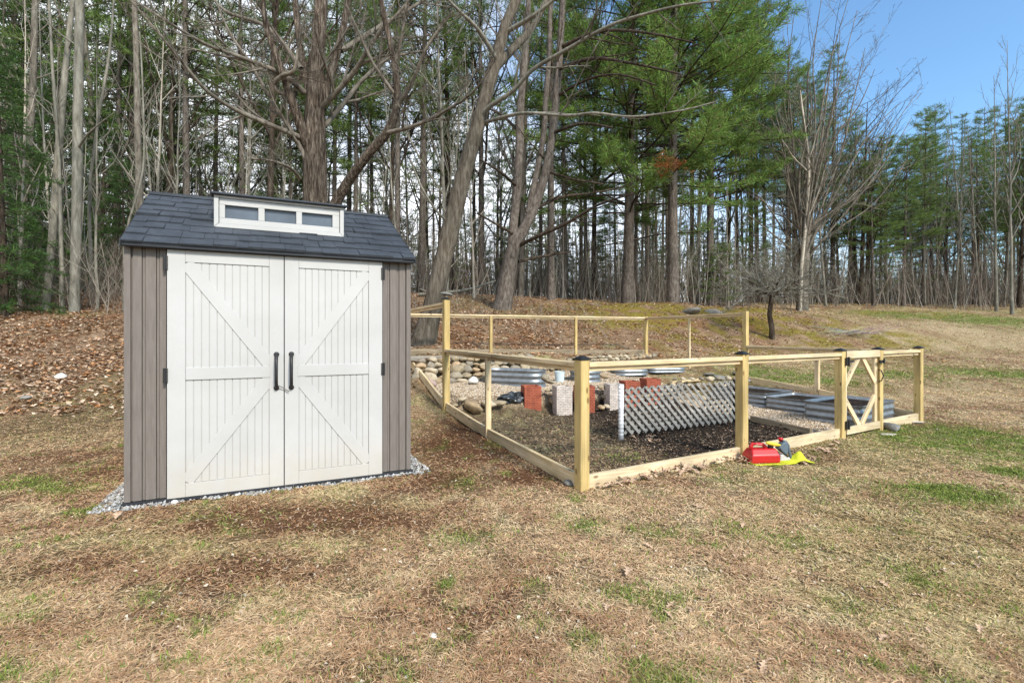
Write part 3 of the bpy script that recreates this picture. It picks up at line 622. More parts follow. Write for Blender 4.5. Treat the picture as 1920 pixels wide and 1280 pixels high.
post('post', AP.x, AP.y, G(AP), 1.715, cap=False); post('post', Cc.x, Cc.y, G(Cc), 1.72)
post('slim_post', B1.x, B1.y, G(B1)+.12, 1.0, .038, False, d=.07, mat=M['rail'])
def back(f): return Cc.lerp(AP, f)
def backat(px):
    k = (px-CX)/F; dv = AP-Cc; f = (k*Cc.y-Cc.x)/(dv.x-k*dv.y); return Cc.lerp(AP, f)
angb = math.atan2((AP-Cc).y, (AP-Cc).x)
for px in (920, 1079): v = backat(px); post('slim_post', v.x, v.y, G(v), 1.665, .089, False, ang=angb, d=.06)
post('slim_post', RM.x, RM.y, G(RM), 1.665, .038, False, d=.06, mat=M['rail'], ang=math.atan2((AP-R1).y, (AP-R1).x)); post('slim_post', R0.x, R0.y, G(R0), 1.0, .07, False, d=.06, mat=M['rail'])
Z = Vector((0, 0, 1))
def rail(a, b_, z, ga=.046, gb=.046, mat='rail', out=None, out_d=0.0):
    d = (b_-a).normalized(); p = a+d*ga; q = b_-d*gb; o = (Z.cross(d))*out_d
    board('rail', p+o+Z*(z-.019), q+o+Z*(z-.019), .092, .038, M[mat], fence)
    board('under_rail', p+o+Z*(z-.0575), q+o+Z*(z-.0575), .034, .0375, M['rail'], fence)
rail(A0, A1, RT); rail(A1, A2, RT); rail(A3, A4, RT)
rail(A0, B2, RT); rail(A4, R1, RT-.01)
rail(B2, Cc, 1.735, .046, .046); rail(Cc, AP, TT); rail(AP, R1, TT)
def bottom(a, b_, h=.13, lift=None, off=0.0, mat='base', ga=.046, gb=.046):
    d = (b_-a).normalized(); p = a+d*ga; q = b_-d*gb; o = Z.cross(d)*off; l = lift or (0, 0)
    board('bottom_board', p+o+Z*(G(a)+h/2-.015+l[0]), q+o+Z*(G(b_)+h/2-.015+l[1]), .038, h, M[mat], fence)
bottom(A0, A1); bottom(A1, A2); bottom(A3, A4)
bottom(A0, B1, mat='rail', gb=.0); bottom(B1, B2, mat='rail', ga=.0)
B3 = B2.lerp(Cc, .42); bottom(B2, B3, mat='rail', gb=0, lift=(0, .02)); bottom(B3, Cc, mat='rail', ga=0, lift=(.02, .05))
bottom(A4, R0, mat='rail'); bottom(R0, R1, mat='rail'); bottom(Cc, AP, mat='edging', lift=(.02, .02))

# gate
gate = empty('garden_gate', (A2.x, A2.y, 0), 'narrow timber garden gate with corner braces and black hinges between two fence posts', 'gate')
gd = (A3-A2).normalized(); gn = -Z.cross(gd)*0.0
g0 = A2+gd*.056; g1 = A3-gd*.056; zt_g, zb_g = 1.055, .035; fo = -Z.cross(gd)*.022
bx = lambda nm, p, q, w, h, up=Z, mat='rail': board(nm, p, q, w, h, M[mat], gate, up)
sw = .07
for s_, nm in ((g0+gd*sw/2, 'stile'), (g1-gd*sw/2, 'stile')):
    bx('stile', s_+Z*(zb_g+.001)-gd*0, s_+Z*(zt_g-.001), sw, .034, up=Z.cross(gd))
for z, h, m_ in ((zt_g-.045, .088, 'base'), (zb_g+.045, .088, 'base')):
    bx('cross_rail', g0+fo*1.55+Z*z+gd*.001, g1+fo*1.55+Z*z-gd*.001, .033, h, mat=m_)
mid = (g0+g1)/2; bl = .29
for ea, sgn in ((g0, 1), (g1, -1)):
    for ztop, zm in ((zt_g-.07, zt_g-.42), (zb_g+.07, zb_g+.42)):
        p = ea+gd*sgn*.05+Z*zm; q = ea+gd*sgn*.40+Z*(ztop)
        up = (q-p).normalized().cross(Z.cross(gd)).normalized()
        bx('brace', p+fo*.1, q+fo*.1, .030, .066, up=up, mat='base' if sgn == 1 else 'rail')
for z in (.93, .16):
    bm = bmesh.new(); bbox(bm, -.045, .012, -.012, .0, -.05, .05); bbox(bm, .012, .14, -.012, -.004, -.012, .012)
    bmesh.ops.create_cone(bm, cap_ends=True, segments=10, radius1=.011, radius2=.011, depth=.11, matrix=Matrix.Translation((.0, -.016, 0)))
    m = Matrix.Translation(g0+fo*2.6+Z*z) @ Matrix.Rotation(math.atan2(gd.y, gd.x), 4, 'Z')
    bm_obj('hinge', bm, M['iron'], gate, mw=gate.matrix_basis.inverted() @ m)
bm = bmesh.new(); bbox(bm, -.06, .075, -.02, 0, -.018, .018); bbox(bm, .01, .03, -.035, -.02, -.03, .045)
bm_obj('latch', bm, M['iron'], gate, mw=gate.matrix_basis.inverted() @ (Matrix.Translation(g1+fo*2.6+Z*.905) @ Matrix.Rotation(math.atan2(gd.y, gd.x), 4, 'Z')), bevel=.003)
A = Acc(); A.tube([(0, 0, .08), (.012, -.03, .065), (.028, -.045, .0), (.012, -.03, -.065), (0, 0, -.08)], [.008, .007, .007, .007, .008], 8, cap=True)
o = link('handle', A.mesh('handle', M['iron']), gate); o.matrix_basis = gate.matrix_basis.inverted() @ (Matrix.Translation(g1+fo*1.8+Z*.72-gd*.03) @ Matrix.Rotation(math.atan2(gd.y, gd.x), 4, 'Z'))

# ------------------------------------------------------------------ lattice screen
l0 = Vector((1.29, 5.68, .02)); l1 = Vector((3.08, 6.58, .02)); ld = (l1-l0); LL = ld.length; ld.normalize()
lat = empty('lattice_screen', l0, 'weathered grey diagonal lattice panel standing between two white posts over dark mulch', 'trellis', rot=(0, 0, math.atan2(ld.y, ld.x)))
zlo, zhi = .05, .60
def clip_bar(x, slope, w):
    """bar centred on a line through (x, zlo) rising at 45 degrees, clipped to the panel"""
    zs = lambda xx: zlo+(xx-x)*slope
    xa = x; xb = x+(zhi-zlo)/slope
    lo, hi = min(xa, xb), max(xa, xb); lo = max(lo, .06); hi = min(hi, LL-.04)
    if hi-lo < .05: return None
    return (lo, zs(lo)), (hi, zs(hi))
for k, (sl, y) in enumerate(((-1, -.012), (1, .012))):
    bm = bmesh.new(); x = -.7
    while x < LL+.8:
        r_ = clip_bar(x+.0, sl, .04)
        if r_:
            (xa, za), (xb, zb2) = r_
            if k == 1 and .85 < (xa+xb)/2 < 1.35:                              # upper ends of the rear slats are broken off here
                xb = xa+(xb-xa)*.42; zb2 = za+(zb2-za)*.42 if True else zb2
            d = Vector((xb-xa, 0, zb2-za)).normalized(); nn = Vector((-d.z, 0, d.x))*.018
            prism(bm, [(xa-nn.x, za-nn.z), (xb-nn.x, zb2-nn.z), (xb+nn.x, zb2+nn.z), (xa+nn.x, za+nn.z)], y-.005, y+.005)
        x += .108
    bm_obj('slats', bm, M['slat'], lat, bevel=.0015)
for x, w in ((0, .030), (LL, .024)):
    A = Acc(); A.tube([(x, 0, -.1), (x, 0, .3), (x, 0, .64)], [w, w, w], 14, cap=True)
    for z in np.arange(.05, .64, .045): A.tube([(x, 0, z), (x, 0, z+.008), (x, 0, z+.016)], [w, w+.004, w], 14)
    link('post', A.mesh('post', M['pvc']), lat)
bm = bmesh.new(); bbox(bm, LL-.055, LL-.030, -.02, .02, .03, .62); bm_obj('end_batten', bm, M['black'], lat)

# ------------------------------------------------------------------ raised beds
def corrugated(path, h, z0=0.0, amp=.012, nr=3, th=.004):
    """wall of corrugated sheet along a closed path (list of x,y), ridges running round it"""
    P = np.array(path); n = len(P); c = P.mean(0); nrm = np.roll(P, -1, 0)-np.roll(P, 1, 0); nrm = np.stack([nrm[:, 1], -nrm[:, 0]], 1); nrm /= np.linalg.norm(nrm, axis=1, keepdims=True)
    zs = np.linspace(0, h, nr*8+1); V = []; 
    for inner in (0, 1):
        for z in zs:
            off = amp*math.cos(z/h*nr*2*math.pi)-inner*th
            if z in (zs[0], zs[-1]): off = amp+(.004 if not inner else -th)
            V.append(np.concatenate([P+nrm*off, np.full((n, 1), z0+z)], 1))
    m_ = len(zs); V = np.concatenate(V); Q = []
    for inner in (0, 1):
        for k in range(m_-1):
            a = (inner*m_+k)*n; i = np.arange(n); j = (i+1) % n; q = np.stack([a+i, a+j, a+n+j, a+n+i], 1); Q.append(q if not inner else q[:, ::-1])
    i = np.arange(n); j = (i+1) % n; a = (m_-1)*n; b_ = (2*m_-1)*n; Q.append(np.stack([a+i, a+j, b_+j, b_+i], 1))
    return V, np.concatenate(Q)
def soil_top(path, z, inset=.97):
    P = np.array(path); c = P.mean(0); bm = bmesh.new(); rings = []
    for r_ in (inset, .75, .5, .25):
        rings.append([bm.verts.new((c[0]+(p[0]-c[0])*r_, c[1]+(p[1]-c[1])*r_, z+random.uniform(-.012, .018)*(r_ < .9))) for p in P])
    for a, b_ in zip(rings, rings[1:]):
        for i in range(len(P)): j = (i+1) % len(P); bm.faces.new((a[i], a[j], b_[j], b_[i]))
    cv = bm.verts.new((c[0], c[1], z+.01))
    for i in range(len(P)): bm.faces.new((rings[-1][i], rings[-1][(i+1) % len(P)], cv))
    return bm
def oval(lx, ly, r_, n=8):
    P = []
    for cx_, cy_, a0 in ((lx/2-r_, -ly/2+r_, -90), (lx/2-r_, ly/2-r_, 0), (-lx/2+r_, ly/2-r_, 90), (-lx/2+r_, -ly/2+r_, 180)):
        for k in range(n+1): a = math.radians(a0+90*k/n); P.append((cx_+r_*math.cos(a), cy_+r_*math.sin(a)))
    Q = []                                                                    # even spacing along straights keeps corrugation clean
    for i, p in enumerate(P):
        q = P[(i+1) % len(P)]; Q.append(p); dd = math.hypot(q[0]-p[0], q[1]-p[1])
        if dd > .25:
            m_ = int(dd/.15); Q += [(p[0]+(q[0]-p[0])*k/m_, p[1]+(q[1]-p[1])*k/m_) for k in range(1, m_)]
    return Q
def bed(x, y, z, ang, lx, ly, r_, h, label, group, nr=3, fill=.78, n=8):
    P = oval(lx, ly, r_, n); o = empty('raised_bed', (x, y, z), label, 'raised bed', group, rot=(0, 0, ang))
    V, Q = corrugated(P, h, 0, .009, nr); link('bed_wall', mesh_np('bed_wall', V, [Q], M['steel'], smooth=True), o)
    bm_obj('soil', soil_top(P, h*fill), M['soil'], o, smooth=True)
    return o
GA = 'corrugated steel raised beds in the garden'; a1 = math.atan2(E1[1], E1[0]); a2 = math.atan2(E2[1], E2[0])
x, y = .06, 8.75; bed(x, y, hz(x, y)-.02, -.42, 1.15, .50, .24, .30, 'round-ended corrugated steel bed in front of the stone wall, left of the white bucket', GA, fill=.72)
x, y, z = hit(1102, 717); y += .3; bed(x, y, hz(x, y)-.01, a1+.1, .60, .55, .26, .28, 'round-ended corrugated steel bed behind the near fence corner post, second from the left', GA)
x, y, z = hit(1186, 709); y += .3; bed(x, y, hz(x, y)-.01, a1-.3, .80, .55, .26, .24, 'round-ended corrugated steel bed just above the pair of red blocks, third from the left', GA)
x, y, z = hit(1252, 704); y += .3; bed(x, y, hz(x, y)-.01, a1-.35, .95, .5, .22, .20, 'low corrugated steel bed at the far right end of the back row', GA)
for s0, s1, t0, t1, h, lb in ((4.78, 5.93, .20, .92, .29, 'square corrugated steel bed nearest the gate, filled with dark soil'), (4.98, 5.86, .95, 1.68, .235, 'corrugated steel bed in the middle of the row along the right fence'), (4.98, 5.86, 1.74, 2.75, .235, 'corrugated steel bed farthest up the row along the right fence')):
    x, y = gw((s0+s1)/2, (t0+t1)/2); bed(x, y, hz(*gw(s0-.05, (t0+t1)/2))-.01, a1+.04, s1-s0, t1-t0, .05, h, lb, GA, nr=3, fill=.84, n=3)

# ------------------------------------------------------------------ blocks
def block(px, pyb, w, h, mat, label, cat='block', round_=.006, dz=0):
    x, y, z = hit(px, pyb); bm = bmesh.new(); t_ = .035
    o_ = [(-w/2, -w/2), (w/2, -w/2), (w/2, w/2), (-w/2, w/2)]; i_ = [(p*(1-2*t_/w), q*(1-2*t_/w)) for p, q in o_]
    vs = [[bm.verts.new((p, q, z_)) for p, q in pp] for pp, z_ in ((o_, -.06), (o_, h), (i_, h), (i_, .1))]
    for a, b_ in zip(vs, vs[1:]):
        for k in range(4): bm.faces.new((a[k], a[(k+1) % 4], b_[(k+1) % 4], b_[k]))
    bm.faces.new(vs[3])
    off = Vector((0.46, .888, 0))*0
    o = bm_obj('chimney_block', bm, M[mat], None, bevel=round_, seg=2); o.location = (x+E2[0]*w*.5, y+E2[1]*w*.5, z+dz); o.rotation_euler = (0, 0, a1-.32)
    return tag(o, label, cat, 'hollow brick pattern blocks in the garden')
block(1003, 768, .27, .36, 'red_brick', 'square red brick-pattern block beside the black plastic, the leftmost red one')
block(1062, 779, .25, .44, 'white_brick', 'whitewashed brick-pattern block just left of the near corner post')
block(1104, 774, .27, .42, 'red_brick', 'red brick-pattern block half hidden behind the near corner post')
block(1160, 769, .25, .42, 'white_brick', 'whitewashed brick-pattern block beside the left white post of the lattice')
block(1190, 764, .27, .44, 'red_brick', 'red brick-pattern block behind the left end of the lattice')
block(1229, 758, .27, .44, 'red_brick', 'red brick-pattern block behind the lattice, the rightmost red one')

# ------------------------------------------------------------------ stones
def rock_mesh(seed, flat=.7, sub=2, lump=.28, mat='rock'):
    r_ = random.Random(seed); bm = bmesh.new(); bmesh.ops.create_icosphere(bm, subdivisions=sub, radius=.5)
    from mathutils import noise as mn
    off = Vector((r_.random()*50, r_.random()*50, r_.random()*50))
    cuts = [(Vector((r_.uniform(-1, 1), r_.uniform(-1, 1), r_.uniform(-1, 1))).normalized(), r_.uniform(.24, .42)) for _ in range(8)]
    for v in bm.verts:
        v.co *= 1+lump*mn.noise(v.co*1.9+off)+.1*mn.noise(v.co*5+off)
        for n_, d_ in cuts:
            e = v.co.dot(n_)-d_
            if e > 0: v.co -= n_*e*.85
        v.co.z *= flat
    me = bpy.data.meshes.new('stone'); bm.to_mesh(me); bm.free(); me.materials.append(M[mat]); me.polygons.foreach_set('use_smooth', np.ones(len(me.polygons), bool)); return me
RM_ = [rock_mesh(i, .5+.035*(i % 9)) for i in range(14)]; GR_ = [rock_mesh(40+i, .5, mat='grey_rock') for i in range(4)]
rr = random.Random(12)
def stone(x, y, z, sz, label, group=None, me=None, rot=None, sc=None, name='stone', cat='stone'):
    o = link(name, me or rr.choice(RM_)); o.location = (x, y, z); sc = sc or (rr.uniform(.85, 1.3), rr.uniform(.8, 1.1), rr.uniform(.8, 1.05)); o.scale = tuple(sz*k for k in sc)
    o.rotation_euler = rot or (rr.uniform(-.3, .3), rr.uniform(-.3, .3), rr.uniform(0, 6.28)); return tag(o, label, cat, group)
# dry stone wall at the back of the terrace
n_rock = 0
s_ = -.05
for row in range(5):
    s_ = -.25+row*.06; end = 2.35
    while s_ < end:
        sz = rr.uniform(.17, .29)*(1.0 if row < 3 else .8); x, y = gw(s_+sz/2, 5.18+.06*row+rr.uniform(-.02, .02)); z = .375+.10*row+rr.uniform(-.01, .015)
        lb = 'rounded tan fieldstone stacked in the dry wall behind the left end of the garden'
        stone(x, y, z, sz*1.15, lb, 'dry wall stones')
        s_ += sz*.92
for row in range(2):
    s_ = 2.6
    while s_ < 6.1:
        sz = rr.uniform(.09, .17); x, y = gw(s_+sz/2, 5.42+.05*row+.05*(s_-2.5)*.3); z = hz(*gw(s_, 5.25))+.16+.12*row
        stone(x, y, min(z, .73), sz*1.1, 'small tan fieldstone in the low wall behind the steel beds', 'low wall stones behind the beds'); s_ += sz*.95
# stones along the lip of the terrace
for px, py, sz, lb in ((868, 765, .17, 0), (890, 766, .27, 1), (917, 758, .25, 1), (938, 757, .22, 1), (853, 770, .12, 0), (1030, 748, .16, 0), (1036, 766, .15, 0), (1028, 756, .13, 0), (1022, 744, .17, 0), (1126, 772, .13, 0), (1134, 762, .14, 0), (1128, 752, .14, 0), (1138, 771, .12, 0), (1133, 742, .16, 0), (1140, 752, .12, 0), (1207, 762, .15, 0), (1209, 748, .15, 0)):
    x, y, z = hit(px, py); z = hz(x, y)
    k = (778-py)*.008 if not lb else 0
    stone(x, y-(.10 if lb else 0), z+sz*(.10 if lb else .22)+k, sz*(1.05 if lb else 1.1), 'chunky pale stone edging the gravel above the bare soil' if lb else 'small stone packed between the brick-pattern blocks', 'large edging stones of the terrace' if lb else 'small edging stones of the terrace', sc=(1.15, .9, .95) if lb else None)
for i in range(34):
    s_ = 2.9+i*.05*1.0; 
    px = 1255+i*4.2; x, y, z = hit(px, 752-(i % 4)*8); stone(x, y+.1, z+.05+(i % 4)*.045, rr.uniform(.12, .19), 'flat tan stone stacked in the low terrace wall behind the lattice', 'terrace wall stones behind the lattice')
for px, py, sz in ((1352, 712, .28), (1385, 704, .30), (1330, 706, .24), (1400, 716, .24), (1370, 722, .26), (1345, 728, .22)):
    x, y, z = hit(px, py); stone(x, y, z+.05, sz, 'flat pale slab lying above the right end of the lattice', 'pale slabs above the lattice', me=rr.choice(GR_), sc=(1.3, 1, .55))
def on(px, py, sz, label, me=None, grp=None, sc=None, sink=.2, cat='stone'):
    x, y, z = hit(px, py); return stone(x, y, gzf(x, y)+sz*sink, sz, label, grp, me, sc=sc, cat=cat)
on(1068, 910, .115, 'fist-sized grey brown stone at the foot of the near corner post', me=GR_[1], sc=(1, .9, 1.1))
on(1670, 806, .24, 'pale grey boulder sunk in the grass in front of the gate', me=GR_[0], sc=(1.15, .9, .9))
on(112, 711, .20, 'cream coloured rock lying in the leaves left of the shed', me=rock_mesh(61, .7, mat='white_rock'))
on(48, 750, .15, 'grey rock in the thin grass left of the shed', me=GR_[2])
on(1342, 584, 1.0, 'lichen grey boulder embedded in the mossy bank behind the fence', me=GR_[3], sc=(1.3, .9, .9), sink=-.05, cat='boulder')
on(1292, 584, .9, 'low dark boulder embedded in the mossy bank, left of the lichen grey one', me=GR_[2], sc=(1.5, .9, .8), sink=-.03, cat='boulder')
on(800, 552, .8, 'long dark boulder at the foot of the leaning trunk slope', me=GR_[1], sc=(1.9, .8, .5), sink=.1, cat='boulder')
on(811, 1197, .035, 'small white chip of stone in the foreground lawn', me=rock_mesh(71, .5, mat='white_rock'))
on(327, 945, .055, 'round cream pebble at the shed sill below the left door', me=rock_mesh(72, .8, mat='white_rock'))
on(1340, 770, .1, 'small light stone in the mulch under the lattice')
on(887, 722, .19, 'smooth white round stone at the foot of the dry stone wall', me=rock_mesh(90, .95, lump=.06, mat='white_rock'), sc=(1, 1, 1), sink=.35)
on(809, 726, .20, 'speckled pink round stone at the foot of the dry wall, left of the tall post', me=rock_mesh(91, .95, lump=.08, mat='pink_rock'), sc=(1, 1, 1), sink=.35)
# rock resting on the tall post
x, y = B2.x, B2.y; stone(x+.01, y, 1.77+.045+.045, .20, 'flat grey rock resting on top of the tall left fence post', me=GR_[0], sc=(1.15, .8, .62), rot=(0, 0, .5))
for px, py, rz, lb in ((1718, 791, .4, 'thin pale flagstone lying at the foot of the far right post'), (1667, 815, .2, 'thin pale flagstone lying at the foot of the gate latch post')):
    x, y, z = hit(px, py); stone(x, y, gzf(x, y)+.012, .22, lb, me=rock_mesh(int(px), .12, mat='stump'), sc=(1.3, .8, .8), rot=(0, 0, rz))

# timbers and oddments
def timber(name, a, b_, w, h, mat, label, cat, dz=0):
    a = Vector(a); b_ = Vector(b_); m = frame_from(a, b_); bm = bmesh.new(); L_ = (b_-a).length; bbox(bm, -L_/2, L_/2, -w/2, w/2, -h/2, h/2)
    me_o = bm_obj(name, bm, M[mat], None, mw=m, bevel=.006); return tag(me_o, label, cat)
timber('edging_board', (BA[0], BA[1], BA[2]+.03), (BB[0], BB[1], BB[2]+.03), .04, .08, 'edging', 'low weathered board edging the gravel beside the dark soil bed', 'board')
a = gw(-.2, 5.78); b_ = gw(1.55, 5.74); timber('landscape_timber', (a[0], a[1], .80), (b_[0], b_[1], .78), .14, .09, 'grey_wood', 'long grey weathered timber laid along the top of the dry stone wall', 'timber')
h1 = hit(1255, 722); h2 = hit(1312, 716); timber('timber_plank', (h1[0], h1[1], h1[2]+.05), (h2[0], h2[1], h2[2]+.05), .09, .05, 'rail', 'short new yellow plank lying behind the red blocks', 'plank')
h1 = hit(1268, 732); h2 = hit(1318, 728); timber('timber_plank', (h1[0], h1[1], h1[2]+.06), (h2[0], h2[1], h2[2]+.05), .1, .06, 'edging', 'short mossy brown plank lying above the middle of the lattice', 'plank')
# bucket
bx_, by_, bz_ = hit(1049, 716); A = Acc(); A.tube([(0, 0, 0), (0, 0, .1), (0, 0, .2)], [.085, .092, .10], 20, cap=False); A.tube([(0, 0, .19), (0, 0, .2), (0, 0, .205)], [.10, .106, .104], 20); A.tube([(0, 0, 0), (0, 0, .15), (0, 0, .195)], [.078, .088, .094], 20, cap=False)
bk = empty('bucket', (bx_, by_, bz_), 'small pale blue plastic bucket beside the round-ended steel bed', 'bucket'); M['bucket'] = simple_mat('pale blue plastic', (.50, .58, .60), .4, .4, var=.1); link('body', A.mesh('body', M['bucket']), bk)
A = Acc(); A.tube([(.1*math.cos(q), .03*abs(math.sin(q))*0-.02, .19+.07*math.sin(q)) for q in np.linspace(0, math.pi, 9)], [.003]*9, 5); link('bail', A.mesh('bail', M['iron']), bk)
# crumpled black plastic
x, y, z = hit(962, 755); bm = bmesh.new(); bmesh.ops.create_icosphere(bm, subdivisions=4, radius=.5)
from mathutils import noise as mn
for v in bm.verts:
    v.co *= 1+.45*mn.noise(v.co*3)+.22*mn.noise(v.co*8); v.co.x *= .46; v.co.y *= .22; v.co.z = max(-.07, v.co.z*.19)
M['sheet'] = simple_mat('black sheet', (.02, .024, .027), .35, .5, var=.5)
o = bm_obj('plastic_sheet', bm, M['sheet'], None, smooth=False); o.location = (x, y+.05, z+.06); o.rotation_euler = (0, 0, a1); tag(o, 'crumpled black plastic sheet tucked beside the leftmost red block', 'plastic sheet')

# ------------------------------------------------------------------ fuel can, tool and yellow cloth by the second post
x, y, z = hit(1431, 869); ang = .10; base = Matrix.Translation((x, y+.04, gzf(x, y)+.012)) @ Matrix.Rotation(ang, 4, 'Z')
can = empty('fuel_can', base.translation, 'red plastic fuel can sitting on yellow cloth at the foot of the second front post', 'fuel can', rot=(0, 0, ang))
def loft(secs, mat, name, parent, bevel=0, mw=None):
    bm = bmesh.new(); R_ = []
    for z, x0, x1, y0, y1 in secs: R_.append([bm.verts.new(p) for p in ((x0, y0, z), (x1, y0, z), (x1, y1, z), (x0, y1, z))])
    bm.faces.new(R_[0][::-1]); bm.faces.new(R_[-1])
    for a, b_ in zip(R_, R_[1:]):
        for k in range(4): bm.faces.new((a[k], a[(k+1) % 4], b_[(k+1) % 4], b_[k]))
    if bevel: bmesh.ops.bevel(bm, geom=bm.edges[:], offset=bevel, segments=3, affect='EDGES', profile=.5)
    return bm_obj(name, bm, M[mat], parent, smooth=False, mw=mw)
loft([(0, -.145, .145, -.08, .08), (.012, -.15, .148, -.084, .084), (.075, -.142, .142, -.084, .084), (.128, -.118, .132, -.04, .05)], 'red_plastic', 'body', can, .011)
A = Acc(); A.tube([(-.108, .0, .115), (-.106, .0, .150), (-.088, .0, .170), (-.03, .0, .170), (.02, .0, .162), (.040, .0, .145), (.045, .0, .115)], [.021, .020, .018, .016, .016, .019, .022], 12, cap=True); link('carry_handle', A.mesh('carry_handle', M['red_plastic']), can)
A = Acc(); A.tube([(.098, 0, .12), (.098, 0, .126), (.098, 0, .150), (.098, 0, .156)], [.024, .027, .027, .021], 18, cap=True); link('cap', A.mesh('cap', M['black']), can)
tool = empty('hand_tool', base.translation, 'small grey hand tool with a yellow grip leaning against the red fuel can', 'garden tool', rot=(0, 0, ang))
def plate(poly, y0, y1, mat, name, bev=.008):
    bm = bmesh.new(); prism(bm, poly, y0, y1); bm_obj(name, bm, M[mat], tool, bevel=bev, seg=2)
plate([(.155, .0), (.262, -.002), (.268, .035), (.235, .062), (.190, .082), (.158, .070)], -.065, .02, 'pale_plastic', 'motor_housing', .012)
plate([(.150, .128), (.200, .185), (.232, .196), (.250, .150), (.252, .082), (.228, .070), (.190, .095)], -.05, .015, 'grey_plastic', 'shell')
A = Acc(); A.tube([(.212, -.02, .196), (.240, -.025, .190), (.262, -.028, .155), (.268, -.03, .105), (.284, -.03, .055), (.292, -.03, .012)], [.012, .015, .015, .014, .013, .012], 10, cap=True); link('rear_handle', A.mesh('rear_handle', M['grey_plastic']), tool)
A = Acc(); A.tube([(.022, -.045, .186), (.040, -.045, .188), (.090, -.04, .176), (.135, -.035, .166), (.165, -.03, .160), (.205, -.03, .150)], [.010, .016, .019, .017, .012, .010], 12, cap=True); link('grip', A.mesh('grip', M['yellow_plastic']), tool)
A = Acc(); A.tube([(.200, .0, .19), (.202, .0, .205), (.202, .0, .208), (.204, .0, .226)], [.014, .016, .026, .024], 14, cap=True); link('filler_cap', A.mesh('filler_cap', M['red_plastic']), tool)
A = Acc(); A.tube([(.155, -.06, .135), (.185, -.068, .095), (.235, -.07, .055)], [.007, .007, .007], 8, cap=True); link('strut', A.mesh('strut', M['black']), tool)
A = Acc(); A.tube([(.285, .0, .085), (.315, -.005, .098), (.345, -.01, .085), (.360, -.015, .050)], [.006]*4, 8, cap=True); link('strap', A.mesh('strap', M['black']), tool)
# cloth: thin folded sheet
nx_, ny_ = 60, 26; U, Vv = np.meshgrid(np.linspace(-.165, .46, nx_), np.linspace(-.13, .12, ny_))
wd = 1-.55*sst(U, .1, .43); X_ = U+.01*np.sin(Vv*40); Y_ = Vv*wd-.03-.04*sst(U, .1, .43)
rise = .012+.016*fbm(X_, Y_, 14, 2, 3)+.075*np.exp(-((U-.36)/.05)**2-((Vv-.03)/.09)**2)+.03*np.exp(-((U-.30)/.10)**2)*(.5+.5*np.sin(Vv*45+U*20))
under = np.exp(-(np.clip(np.abs(U)-.12, 0, 1)/.03)**2)*np.exp(-(np.clip(np.abs(Vv)-.06, 0, 1)/.03)**2); rise = rise*(1-under)+.008*under
P_ = np.stack([X_.ravel(), Y_.ravel(), rise.ravel()], 1); top = P_.copy(); bot = P_.copy(); bot[:, 2] -= .006; n0 = len(P_)
ii = np.arange(ny_-1)[:, None]*nx_+np.arange(nx_-1)[None]; q = np.stack([ii, ii+1, ii+nx_+1, ii+nx_], -1).reshape(-1, 4)
edge = list(range(nx_))+[nx_*k+nx_-1 for k in range(1, ny_)]+list(range(nx_*ny_-2, nx_*(ny_-1)-1, -1))+[nx_*k for k in range(ny_-2, 0, -1)]
ev = np.array(edge); e2_ = np.roll(ev, -1); sk = np.stack([ev, ev+n0, e2_+n0, e2_], 1)
o = link('safety_cloth', mesh_np('safety_cloth', np.concatenate([top, bot]), [q, q[:, ::-1]+n0, sk], M['yellow'], smooth=True)); o.matrix_basis = base @ Matrix.Translation((0, 0, -.012)); tag(o, 'fluorescent yellow cloth spread on the grass under the red fuel can', 'cloth')

# ------------------------------------------------------------------ loose oak leaves one can tell apart
M['oak'] = simple_mat('dry oak leaf', (.50, .345, .23), .8, .2, var=.3, sc=9, bmp=.4, bsc=30, bd=.004)
def oak_leaf_mesh(seed):
    r_ = random.Random(seed); nL = 4; out = []; 
    for k in range(nL*4+1):
        f = k/(nL*4); wv = .26*math.sin(math.pi*min(1, f*1.02))**.7*(.62+.38*math.cos(f*nL*2*math.pi+math.pi)); out.append((f-.5, .015+wv*r_.uniform(.85, 1.15)))
    A = Acc(); n = len(out); V = []
    cu = r_.uniform(-.5, .9)
    for f, w in out:
        for s_ in (-1, 0, 1): V.append((f, s_*w, .10*math.sin((f+.5)*3)*cu+abs(s_*w)*r_.uniform(.1, .8)+.02))
    V = np.array(V); Q = []
    for i in range(n-1):
        for j in (0, 1): a = i*3+j; Q.append((a, a+3, a+4, a+1))
    V2 = V.copy(); V2[:, 2] -= .008
    e = [i*3 for i in range(n)]+[n*3-2, n*3-1]+[i*3+2 for i in range(n-2, -1, -1)]+[1]; e = np.array(e); sk = np.stack([e, np.roll(e, -1), np.roll(e, -1)+n*3, e+n*3], 1)
    me = mesh_np('oak_leaf', np.concatenate([V, V2]), [np.array(Q), np.array(Q)[:, ::-1]+n*3, sk], M['oak'], smooth=True); return me
OL = [oak_leaf_mesh(i) for i in range(6)]; rl = random.Random(5)
def leaf(px, py, sz, label, group=None, lift=.012):
    x, y, z = hit(px, py); o = link('oak_leaf', rl.choice(OL)); o.location = (x, y, gzf(x, y)+lift); o.scale = (sz,)*3; o.rotation_euler = (rl.uniform(-.25, .25), rl.uniform(-.25, .25), rl.uniform(0, 6.28)); tag(o, label, 'leaf', group)
leaf(1177, 1076, .105, 'single lobed brown oak leaf lying on the lawn beside the dark bare patch', lift=.014)
leaf(1308, 952, .10, 'pale lobed oak leaf on the lawn in front of the first front board', lift=.014)
for i in range(46):
    f = rl.random(); px = 1112+f*290; py = 916-f*52+rl.uniform(-8, 6); leaf(px, py, rl.uniform(.09, .16), 'dry brown oak leaf drifted against the bottom board between the first two front posts', 'leaves drifted against the first front board', rl.uniform(.01, .05))
